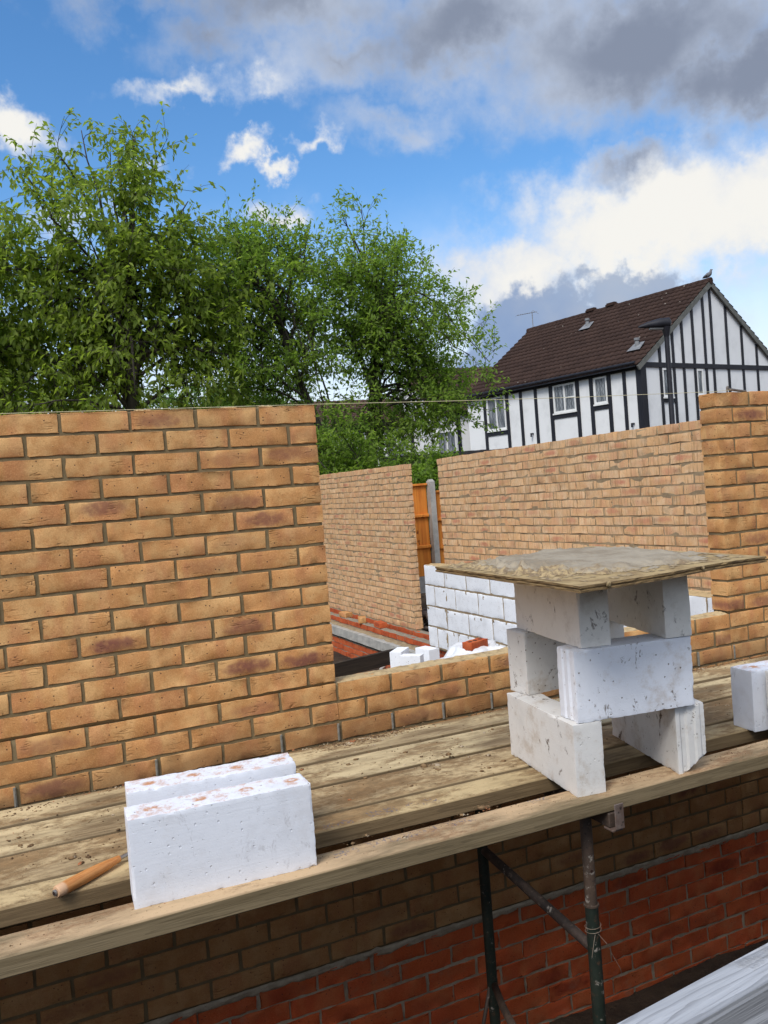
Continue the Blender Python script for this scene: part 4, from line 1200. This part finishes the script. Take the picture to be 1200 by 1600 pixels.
def tudor_house():
    half, rise, L, eave = 3.42, 2.47, 7.6, 5.30
    A = (15.685, 15.866, 2.663 - eave)
    root = empty('tudor_house', A, math.radians(10), 'white half timbered house with dark timbers, brown tiled roof and gable on the right', 'house')
    # walls as one shell: front, gable, back
    mb = MB(); e = eave
    pent = [(0, 0), (2 * half, 0), (2 * half, e), (half, e + rise), (0, e)]
    vs = [(x, 0, z) for x, z in pent] + [(x, L, z) for x, z in pent]
    mb.add(vs, [(0, 1, 2, 3, 4), (9, 8, 7, 6, 5), (0, 4, 9, 5), (1, 6, 7, 2), (4, 3, 8, 9), (3, 2, 7, 8), (0, 5, 6, 1)])
    mb.build('wall', M['render_white'], root)
    for s in (1, -1):
        V, F4 = pantile_roof(L, half, rise, .10, .08, .28, .06, 17, s)
        V[:, 2] += e + .05
        o = mesh_obj('roof_slope', V, F4, M['roof'], root)
        if s == 1: slope = o
    mb = MB()                     # ridge tiles
    y = -.12
    while y < L + .08:
        mb.tube([(half, y, e + rise + .045), (half, y + .40, e + rise + .045)], [.10, .092], 10); y += .395
    auto_smooth(mb.build('ridge_tile', M['roof'], root), 40)
    # verge boards
    sl = math.hypot(half, rise)
    for s in (1, -1):
        mb = MB()
        p0 = Vector((0 if s > 0 else 2 * half, 0, e)); p1 = Vector((half, 0, e + rise)); d = (p1 - p0).normalized(); nrm = Vector((-d.z * s, 0, d.x * s)) * (1 if s > 0 else 1)
        nrm = Vector((-d.z, 0, d.x)) if s > 0 else Vector((d.z, 0, -d.x))
        a = p0 - d * .28; b_ = p1 + d * .02
        lo, hi = -.11, .035
        q = [a + nrm * lo, b_ + nrm * lo, b_ + nrm * hi, a + nrm * hi]
        vs = [(v.x, -.105, v.z) for v in q] + [(v.x, -.06, v.z) for v in q]
        mb.add(vs, [(0, 1, 2, 3), (7, 6, 5, 4), (0, 4, 5, 1), (1, 5, 6, 2), (2, 6, 7, 3), (3, 7, 4, 0)])
        mb.build('verge_board', M['verge'], root)
    # timbers on the front (x=0) and gable (y=0)
    def tf(y0, y1, z0, z1, out=.03):
        m_ = MB(); m_.box((-out, y0, z0), (-.001, y1, z1)); m_.build('timber', M['black_timber'], root)
    def tg(x0, x1, z0, z1, out=.03):
        m_ = MB(); m_.box((x0, -out, z0), (x1, -.001, z1)); m_.build('timber', M['black_timber'], root)
    low = 2.5
    tf(-.06 + .061, L, e - .20, e - .02, .05)                          # wall plate under the eave
    for y_, w_ in ((.59, .11), (1.15, .13), (1.84, .13), (2.39, .13), (3.51, .14), (4.19, .12), (4.88, .12), (5.54, .13), (6.68, .13)):
        tf(y_ - w_ / 2, y_ + w_ / 2, low, e - .203)
    for y0, y1, z_ in ((2.46, 3.44, -1.18), (1.215, 1.775, -1.10), (5.61, 6.61, -1.44)):
        tf(y0, y1, e + z_ - .07, e + z_ + .10, .034)
    m_ = MB(); m_.box((-.055, -.055, low), (.17, -.001, e - .02)); m_.box((-.055, -.001, low), (-.001, .14, e - .205)); m_.build('corner_post', M['black_timber'], root)
    tg(.175, 2 * half, e - .15, e - .01, .04)
    for x_, w_ in ((.87, .10), (1.49, .10), (1.96, .10), (2.49, .10), (3.05, .10), (3.43, .10), (4.19, .10), (4.97, .10), (5.75, .10)):
        zt = e + rise * (x_ / half if x_ < half else (2 * half - x_) / half) - .12
        tg(x_ - w_ / 2, x_ + w_ / 2, e - .008, zt); tg(x_ - w_ / 2, x_ + w_ / 2, low, e - .152)
    for x0, x1 in ((.925, 1.435), (2.545, 2.995)):
        tg(x0, x1, e - 1.16, e - 1.02, .034)
    # gutter
    mb = MB(); mb.tube([(-.25, -.02, e - .03), (-.25, L, e - .03)], .04, 10); mb.box((-.23, 0, e - .14), (-.205, L, e + .02))
    mb.build('gutter', M['black_timber'], root)
    window(root, 'f', 2.47, 3.40, e - 1.08, e - .21, 1, True)
    window(root, 'f', 1.23, 1.72, e - 1.00, e - .21, 0)
    window(root, 'f', 5.63, 6.55, e - 1.33, e - .21, 1)
    window(root, 'g', .93, 1.34, e - 1.00, e - .17, 0)
    window(root, 'g', 2.55, 2.86, e - .95, e - .17, 0)
    # roof flues
    for y_, s_ in ((4.02, 2.49 / half * sl), (.52, .58 / half * sl)):
        x_ = s_ * half / sl; z_ = e + .05 + s_ * rise / sl
        f = MB()
        f.add([(x_ - .2 , y_ - .26, z_ - .10), (x_ - .2, y_ + .22, z_ - .10), (x_ + .16, y_ + .18, z_ + .15), (x_ + .16, y_ - .18, z_ + .15)], [(0, 1, 2, 3)])
        for vtx in range(4):
            vx = list(f.v[vtx]); vx[0] -= .03; vx[2] += .05; f.v[vtx] = tuple(vx)
        f.tube([(x_, y_, z_ - .02), (x_, y_, z_ + .22)], .062, 12); f.tube([(x_, y_, z_ + .25), (x_, y_, z_ + .32)], .08, 12)
        f.tube([(x_, y_, z_ + .2), (x_, y_, z_ + .27)], .045, 10)
        auto_smooth(f.build('flue', M['lead'], root), 40)
    for y_ in (4.62, 3.72):
        mb = MB(); mb.box((half - .12, y_ - .22, e + rise + .06), (half + .12, y_ + .22, e + rise + .22)); bevel(mb.build('ridge_vent', M['roof'], root), .05, 2)
    # small overflow pipes
    for y_, z_ in ((4.42, e - 1.62), (.35, e - 1.72)):
        mb = MB(); mb.tube([(.0, y_, z_), (-.10, y_, z_), (-.10, y_, z_ - .1)], .03, 8); mb.build('overflow_pipe', M['black_timber'], root)
    return root, half, rise, L, e, A
M['verge'] = simple_mat('verge', (.15, .15, .135), (.10, .105, .095), 8, .8, .3, 60)
house, hh, hr, hL, he, hA = tudor_house()
_hm = Matrix.Translation(hA) @ Matrix.Rotation(math.radians(10), 4, 'Z')

# television aerial on the ridge
p = _hm @ Vector((hh, hL - .1, he + hr + .05))
root = empty('tv_aerial', p, math.radians(10), 'thin television aerial on a pole at the left end of the tiled ridge', 'aerial')
ma = simple_mat('aluminium', (.26, .27, .28), (.2, .2, .21), 9, .5, 0)
mb = MB(); mb.tube([(0, 0, -.3), (0, 0, .95)], .022, 8); mb.build('mast', ma, root)
mb = MB(); mb.tube([(.25, .0, .93), (-.85, .25, .74)], .014, 6)
for k in range(9):
    t = k / 8; c_ = Vector((.25, 0, .93)).lerp(Vector((-.85, .25, .74)), t); mb.tube([c_ + Vector((.04, .16, 0)), c_ - Vector((.04, .16, 0))], .007, 5)
mb.tube([(.25, -.2, .80), (.25, .2, 1.06)], .012, 5)
mb.build('antenna', ma, root); root.scale = (.72, .72, .72)

# pigeon on the apex
def pigeon():
    p = _hm @ Vector((hh, -.02, he + hr + .13))
    root = empty('pigeon', p, math.radians(-75), 'grey pigeon perched on the very tip of the gable', 'bird')
    m = simple_mat('feathers', (.16, .165, .18), (.24, .24, .26), 14, .9, .2, 60)
    bm = bmesh.new()
    pts = [(-.24, .05, .012), (-.16, .07, .040), (-.07, .10, .082), (.02, .135, .10), (.09, .17, .085), (.125, .225, .055), (.135, .275, .048), (.15, .305, .045), (.19, .30, .022), (.225, .29, .006)]
    mb = MB()
    mb.tube([(x, 0, z) for x, z, _ in pts], [r for _, _, r in pts], 14)
    o = mb.build('body', m, root, True)
    mb = MB()
    pink = simple_mat('pink_leg', (.3, .12, .1), (.25, .1, .09), 9, .7, 0)
    for s in (-1, 1):
        mb = MB(); mb.tube([(.02, s * .03, .06), (.03, s * .035, .0), (.07, s * .04, -.005)], .008, 6)
        mb.build('leg', pink, root)
    for s in (-1, 1):
        mb = MB(); mb.tube([(.06, s * .07, .16), (-.03, s * .088, .12), (-.14, s * .06, .085), (-.22, s * .03, .06)], [.02, .05, .035, .008], 8)
        mb.build('wing', simple_mat('wing', (.20, .205, .22), (.11, .115, .13), 20, .9, 0), root, True)
    root.scale = (.75, .75, .75)
pigeon()

# second, farther white house and the wing adjoining the tudor house
def plain_house(name, label, loc, rz, Wd, Dp, eave, rise, studs, wins):
    root = empty(name, loc, rz, label, 'house')
    mb = MB(); e = eave
    pent = [(0, 0), (Dp, 0), (Dp, e), (Dp / 2, e + rise), (0, e)]           # y across depth, x along front
    vs = [(0, y, z) for y, z in pent] + [(Wd, y, z) for y, z in pent]
    mb.add(vs, [(4, 3, 2, 1, 0), (5, 6, 7, 8, 9), (0, 5, 9, 4), (2, 7, 6, 1), (3, 8, 7, 2), (4, 9, 8, 3), (1, 6, 5, 0)])
    mb.build('wall', M['render_white'], root)
    for s in (1, -1):
        V, F4 = pantile_roof(Wd, Dp / 2, rise, .1, .1, .25, .06, 13, s)
        V = np.stack([V[:, 1], V[:, 0], V[:, 2] + e + .05], 1)
        mesh_obj('roof_slope', V, F4[:, ::-1], M['roof_far'], root)
    for x in studs:
        m_ = MB(); m_.box((x - .07, -.03, 2.2), (x + .07, -.001, e - .2)); m_.build('timber', M['black_timber'], root)
    m_ = MB(); m_.box((0, -.05, e - .2), (Wd, -.001, e - .02)); m_.build('timber', M['black_timber'], root)
    for a0, a1, z0, z1 in wins: window(root, 'g', a0, a1, z0, z1, 1)
    for x in studs[1:4:2]:
        m_ = MB(); m_.box((x - .05, -.14, .3), (x + .05, -.04, e - .2)); m_.build('downpipe', M['black_timber'], root)
    return root
plain_house('terraced_house', 'distant white house with brown roof glimpsed through the right hand tree', (8.2, 27.2, -2.64), math.radians(-4), 7.6, 6.5, 4.75, 1.25,
            (.1, 1.0, 2.2, 3.4, 4.3, 5.6, 6.9), ((4.5, 5.4, 3.1, 4.2),))
plain_house('terraced_house', 'white timbered wing with black downpipes adjoining the left end of the tudor house', (13.6, 24.6, -2.64), math.radians(-8), 6.2, 6.0, 4.95, 1.9,
            (.98, 1.75, 1.98, 2.25, 2.6, 3.9, 5.2), ((.1, .85, 3.2, 4.2),))

# dark garden fence far behind the orange one
mb = MB(); x = 0
while x < 3.2: mb.box((x, 0, 0), (x + .138, .02 + random.uniform(0, .006), 2.95 + random.uniform(-.01, .01))); x += .14
o = mb.build('dark_fence', simple_mat('dark_board', (.045, .042, .045), (.03, .028, .03), 5, .9, .4, 40), loc=(6.3, 13.2, -2.64), rot=(0, 0, -.25))
tag(o, 'dark close boarded fence in the shade below the right hand tree', 'fence')

# street lamp in front of the gable
def lamp():
    p = Vector((9.13, 7.83, -2.64))
    root = empty('street_lamp', p, 0, 'black street lamp post with a tapering horizontal head before the tudor gable', 'lamp')
    m = simple_mat('black_paint', (.013, .013, .018), (.022, .022, .028), 7, .5, .2, 60)
    mb = MB(); mb.tube([(0, 0, 0), (0, 0, 1.2), (0, 0, 1.25), (0, 0, 4.45)], [.08, .08, .048, .040], 16); auto_smooth(mb.build('post', m, root), 40)
    mb = MB(); mb.tube([(0, 0, 4.43), (0, 0, 4.50), (0, 0, 4.60)], [.040, .055, .075], 16); auto_smooth(mb.build('collar', m, root), 40)
    mb = MB()
    d = Vector((-.93, .36, 0)); pts = [Vector((0, 0, 4.66)) - d * .07 + Vector((0, 0, .0)), Vector((0, 0, 4.66)) - d * .05, Vector((0, 0, 4.66)) + d * .10, Vector((0, 0, 4.645)) + d * .30, Vector((0, 0, 4.62)) + d * .46]
    mb.tube(pts, [.06, .09, .085, .052, .018], 16)
    auto_smooth(mb.build('lamp_head', m, root), 40)
    mb = MB(); mb.box((-.05, -.04, 4.572), (-.015, .04, 4.60)); mb.tube([Vector((0, 0, 4.585)) + d * .06, Vector((0, 0, 4.585)) + d * .28], [.04, .02], 10)
    mb.build('lens', simple_mat('lens', (.25, .25, .24), (.2, .2, .2), 9, .3, 0), root)
lamp()

# ------------------------------------------------------------------ trees
def leaf_mat(name, c1, c2, trans=0.35):
    m = bpy.data.materials.new(name); m.use_nodes = True; nt = m.node_tree
    b = nt.nodes['Principled BSDF']; out = nt.nodes['Material Output']
    br = nd(nt, 'ShaderNodeAttribute', attribute_name='br').outputs['Color']
    rs = nd(nt, 'ShaderNodeSeparateColor', {0: br}).outputs
    col = mixc(nt, rs[0], c1, c2)
    setc(nt, b, col); b.inputs['Roughness'].default_value = .55; b.inputs['Specular IOR Level'].default_value = .3
    tr = nd(nt, 'ShaderNodeBsdfTranslucent', {'Color': mixc(nt, .5, col, (c2[0] * 1.5, c2[1] * 1.7, c2[2] * .7))})
    mx = nd(nt, 'ShaderNodeMixShader', {0: trans, 1: b.outputs[0], 2: tr.outputs[0]})
    nt.links.new(mx.outputs[0], out.inputs['Surface'])
    return m
M['bark'] = simple_mat('bark', (.040, .034, .027), (.075, .065, .052), 7, .95, .8, 30, (1, 1, .25), bdist=.01)

def tree(name, label, base, trunk_pts, trunk_r, crown, n_limb, n_sec, n_twig, n_leaf, leaf_l, leaf_w, mats, seed, droop=.5, twig_len=.5, sec_len=1.1, spread=.10, group='trees beyond the new walls', tips=(), tip_sec=3):
    """trunk_pts: points relative to base; crown: list of (cx,cy,cz,rx,ry,rz) relative to base"""
    rg = np.random.default_rng(seed); rd = random.Random(seed)
    root = empty(name, base, 0, label, 'tree', group)
    wood = MB()
    tp = [Vector(p) for p in trunk_pts]
    # smooth the trunk
    rad = [trunk_r * (1 - .55 * i / (len(tp) - 1)) for i in range(len(tp))]
    wood.tube(tp, rad, 10)
    weights = np.array([c[3] * c[4] * c[5] for c in crown]); weights = weights / weights.sum()
    twigs = []                           # (start, dir, length)
    def rnd_in_crown(shell=.35):
        c_ = crown[rg.choice(len(crown), p=weights)]
        while True:
            q = rg.uniform(-1, 1, 3); r = np.linalg.norm(q)
            if shell < r < 1: break
        return Vector((c_[0] + q[0] * c_[3], c_[1] + q[1] * c_[4], c_[2] + q[2] * c_[5])), Vector(q / r)
    def curve(p0, p3, out0, k=.45, n=7):
        L = (p3 - p0).length
        p1 = p0 + out0 * L * k; p2 = p3 - (p3 - p0).normalized() * L * .3 + Vector((0, 0, L * .06))
        pts = []
        for i in range(n):
            t = i / (n - 1)
            q = p0 * (1 - t) ** 3 + p1 * 3 * t * (1 - t) ** 2 + p2 * 3 * t * t * (1 - t) + p3 * t ** 3
            if 0 < i < n - 1: q += Vector(rg.normal(0, L * .012, 3))
            pts.append(q)
        return pts
    limbs = []
    targets = [rnd_in_crown() for _ in range(n_limb)] + [(Vector(t_), Vector((0, 0, 1))) for t_ in tips]
    for tg_, outd in targets:
        t = rd.uniform(.42, 1.0) if len(tp) > 2 else rd.uniform(.5, 1)
        f = t * (len(tp) - 1); i = min(int(f), len(tp) - 2); p0 = tp[i].lerp(tp[i + 1], f - i)
        o0 = ((tg_ - p0).normalized() + Vector((0, 0, .7))).normalized()
        pts = curve(p0, tg_, o0)
        r0 = trunk_r * (.46 - .18 * t) * rd.uniform(.75, 1.1)
        wood.tube(pts, [max(.008, r0 * (1 - .82 * k / 6)) for k in range(7)], 7)
        limbs.append((pts, r0))
    for li, (pts, r0) in enumerate(limbs):
        tip = li >= n_limb
        for s in range(tip_sec if tip else n_sec):
            t = rd.uniform(.72 if tip else .25, 1.0); f = t * 6; i = min(int(f), 5); p0 = pts[i].lerp(pts[i + 1], f - i)
            d = (pts[i + 1] - pts[i]).normalized()
            side = Vector(rg.normal(0, 1, 3)).normalized()
            dd = (d * .55 + side * .95 + Vector((0, 0, .25))).normalized()
            L = sec_len * rd.uniform(.55, 1.25) * (.6 if tip else 1)
            p1 = p0 + dd * L + Vector((0, 0, -.10 * L * droop))
            # keep the crown's own outline
            inside = any(((p1.x - c_[0]) / c_[3]) ** 2 + ((p1.y - c_[1]) / c_[4]) ** 2 + ((p1.z - c_[2]) / c_[5]) ** 2 < 1.12 for c_ in crown)
            if not inside and rd.random() < .75: p1 = p0 + dd * L * (.8 if tip else .4)
            sp = curve(p0, p1, (d + dd).normalized(), .35, 5)
            rr = max(.006, r0 * .22)
            wood.tube(sp, [rr, rr * .8, rr * .6, rr * .45, .004], 4, False)
            for w_ in range(3 if tip else n_twig):
                tt = rd.uniform(.2, 1.0); f = tt * 4; j = min(int(f), 3); q0 = sp[j].lerp(sp[j + 1], f - j)
                d2 = (sp[j + 1] - sp[j]).normalized()
                sd = Vector(rg.normal(0, 1, 3)).normalized()
                dv = (d2 * .7 + sd * .8 + Vector((0, 0, .1))).normalized()
                tl = twig_len * rd.uniform(.5, 1.3)
                q1 = q0 + dv * tl * .5; q2 = q1 + (dv + Vector((0, 0, -.35 * droop))).normalized() * tl * .5
                wood.tube([q0, q1, q2], [.005, .0035, .002], 3, False)
                twigs.append((q0, q1, q2))
    wood.build('trunk', M['bark'], root, True)
    # leaves
    nT = len(twigs)
    Q = np.array([[list(a), list(b_), list(c_)] for a, b_, c_ in twigs])
    tt = rg.uniform(.08, 1.05, (nT, n_leaf))
    a = np.where(tt[..., None] < .5, Q[:, None, 0] + (Q[:, None, 1] - Q[:, None, 0]) * (tt[..., None] * 2), Q[:, None, 1] + (Q[:, None, 2] - Q[:, None, 1]) * (tt[..., None] * 2 - 1))
    P0 = a.reshape(-1, 3) + rg.normal(0, spread * .4, (nT * n_leaf, 3))
    td = np.repeat((Q[:, 2] - Q[:, 0]), n_leaf, 0); td /= np.linalg.norm(td, axis=1, keepdims=True) + 1e-9
    d = td * .5 + rg.normal(0, .62, P0.shape) + np.array([0, 0, -droop])
    d /= np.linalg.norm(d, axis=1, keepdims=True)
    up = rg.normal(0, .55, P0.shape) + np.array([0, 0, 1.0])
    w = np.cross(d, up); w /= np.linalg.norm(w, axis=1, keepdims=True) + 1e-9
    nn = np.cross(w, d)
    N = len(P0)
    ll = leaf_l * rg.uniform(.65, 1.25, (N, 1)); lw_ = leaf_w * rg.uniform(.7, 1.2, (N, 1))
    v0 = P0; v2 = P0 + d * ll - nn * ll * .12
    mid = P0 + d * ll * .45
    v1 = mid + w * lw_ * .5 + nn * lw_ * .22; v3 = mid - w * lw_ * .5 + nn * lw_ * .22
    V = np.stack([v0, v1, v2, v3], 1).reshape(-1, 3)
    idx = np.arange(N) * 4
    F3 = np.concatenate([np.stack([idx, idx + 1, idx + 2], 1), np.stack([idx, idx + 2, idx + 3], 1)])
    # tone varies by twig a little and by leaf
    tone = np.clip(np.repeat(rg.random(nT), n_leaf) * .55 + rg.random(N) * .45, 0, 1)
    B = np.repeat(np.stack([tone, rg.random(N), rg.random(N), np.ones(N)], 1), 4, 0)
    mesh_obj('crown', V, F3, mats, root, attrs={'br': ('FLOAT_COLOR', B)})
    return root
M['leaf_cherry'] = leaf_mat('cherry_leaf', (.140, .215, .030), (.310, .385, .070), .60)
M['leaf_ash'] = leaf_mat('ash_leaf', (.130, .230, .036), (.285, .390, .072), .60)
M['leaf_dark'] = leaf_mat('dark_leaf', (.095, .165, .028), (.185, .260, .050), .52)
M['leaf_light'] = leaf_mat('light_leaf', (.100, .190, .034), (.190, .290, .060), .5)

tree('cherry_tree', 'big leafy tree at the left with drooping leaves and a wispy top', (1.19, 12.6, -2.64),
     [(0, 0, 0), (0, .05, 2.6), (.02, 0, 4.4), (.1, .1, 5.6), (.25, .1, 6.6)], .14,
     [(.2, .2, 5.6, 2.0, 1.9, 1.6), (-.9, 0, 6.6, 1.5, 1.6, 1.2), (.15, 0, 7.4, 1.1, 1.2, 1.0), (.9, .1, 5.2, 1.3, 1.5, 1.1), (-.2, -.1, 4.2, 2.2, 1.9, .8), (1.3, 0, 6.6, .9, 1.0, .8), (-1.3, 0, 7.3, 1.0, 1.1, .9), (.9, 0, 7.4, .8, .9, .7)],
     36, 9, 6, 10, .145, .068, M['leaf_cherry'], 5, .75, .55, 1.0, tips=((.45, 0, 8.9), (-.45, .1, 8.95), (.15, 0, 8.7), (.8, 0, 8.6), (-.9, 0, 8.5), (-1.5, 0, 8.2), (.3, .2, 8.7), (1.3, 0, 7.8), (0, .1, 8.5)))
tree('cherry_tree', 'leafy tree cut by the left edge of the picture, mixed into the big one', (-1.7, 13.4, -2.64),
     [(0, 0, 0), (0, .05, 2.6), (.1, 0, 4.6), (.2, .1, 6.2)], .13,
     [(.2, .2, 6.2, 2.0, 1.8, 1.9), (.9, 0, 7.4, 1.3, 1.4, 1.3), (.2, 0, 8.0, 1.3, 1.3, .9), (0, 0, 4.4, 2.2, 1.8, 1.0)],
     30, 9, 6, 10, .145, .068, M['leaf_cherry'], 8, .75, .55, 1.0)
tree('ash_tree', 'slender leaning tree in the middle, fine leaves, stem slanting up to the left', (5.35, 13.0, -2.64),
     [(0, 0, 0), (-.08, 0, 1.8), (-.45, .15, 3.6), (-.85, .3, 4.9), (-1.15, .35, 6.1), (-1.25, .35, 6.9)], .095,
     [(-1.6, .4, 6.2, 1.5, 1.5, 1.4), (-1.5, .4, 4.9, 1.9, 1.6, .9), (-.3, .2, 6.3, 1.0, 1.2, 1.2), (-1.3, .3, 7.2, 1.2, 1.1, .7), (-2.4, .3, 6.6, 1.1, 1.1, 1.1), (-.4, .2, 3.9, 1.3, 1.3, .8), (.2, -.2, 2.7, 1.2, 1.0, .7)],
     38, 9, 6, 10, .112, .052, M['leaf_ash'], 21, .35, .5, .95)
tree('ash_tree', 'wide spreading tree left of the tudor house with bare lower limbs showing', (6.25, 13.6, -2.64),
     [(0, 0, 0), (-.03, 0, 2.2), (-.02, 0, 3.7), (.1, .05, 4.3), (.35, .1, 5.6), (.45, .1, 7.0)], .12,
     [(.8, -.1, 5.9, 1.6, 1.5, 1.4), (1.7, -.2, 5.3, 1.0, 1.4, 1.1), (-.1, 0, 7.0, 1.1, 1.2, .9), (1.6, -.2, 3.9, 1.0, 1.3, .9), (-.3, .1, 5.9, 1.0, 1.1, 1.0), (.7, -.3, 2.6, .8, .9, .7), (1.1, 0, 7.0, .9, 1.1, .7), (2.05, -.3, 5.2, .8, 1.1, .9), (1.5, -.3, 3.9, .8, 1.1, .7), (.2, -.5, 3.0, 1.3, 1.0, .6), (-.9, -.3, 3.2, .9, .9, .7)],
     42, 9, 6, 10, .112, .052, M['leaf_ash'], 33, .3, .5, .95, tips=((.1, -.1, 8.2), (-.3, 0, 8.0)))
tree('lime_tree', 'bushy dark green tree filling in low behind the left hand tree', (-.2, 19.0, -2.64),
     [(0, 0, 0), (.1, .1, 2.5), (0, 0, 4.4)], .16, [(0, 0, 5.2, 2.6, 2.0, 2.2), (1.9, .3, 4.6, 2.4, 1.8, 2.0), (-2.2, 0, 4.9, 2.4, 1.8, 2.2), (0, 0, 3.6, 4.0, 1.8, 1.4)],
     40, 9, 7, 11, .13, .075, M['leaf_dark'], 44, .4, .6, 1.2)
tree('lime_tree', 'bushy light green tree low behind the leaning stem', (6.6, 20.5, -2.64),
     [(0, 0, 0), (.1, .1, 2.2), (0, 0, 4.0)], .15, [(0, 0, 3.9, 2.2, 1.8, 1.7), (-2.2, .2, 3.8, 2.2, 1.8, 1.7), (-3.8, .2, 4.2, 1.8, 1.6, 1.6), (1.2, -.5, 2.9, 1.6, 1.3, .9)],
     44, 9, 7, 11, .12, .07, M['leaf_light'], 52, .4, .6, 1.2)
tree('garden_shrub', 'low green shrub peeping over the orange fence', (5.6, 11.6, -2.64),
     [(0, 0, 0), (.05, 0, .7), (0, 0, 1.2)], .05, [(0, 0, 2.3, .85, .7, 1.0), (-.9, .2, 2.3, .9, .7, 1.1), (-1.9, .3, 2.6, 1.0, .7, 1.3), (-.6, 0, 3.1, .9, .7, .8), (.6, 0, 2.9, .7, .6, .6)],
     30, 9, 7, 11, .09, .05, M['leaf_ash'], 61, .3, .3, .45, group='shrubs beyond the fence')
tree('garden_shrub', 'tall green shrub hiding the dark fence, nearer the tudor house', (7.1, 11.9, -2.64),
     [(0, 0, 0), (.05, 0, .9), (0, 0, 1.6)], .05, [(-.4, 0, 2.2, .6, .6, .7), (-1.0, .1, 2.2, .7, .6, .8)],
     18, 7, 6, 10, .10, .055, M['leaf_ash'], 71, .3, .3, .45, group='shrubs beyond the fence')
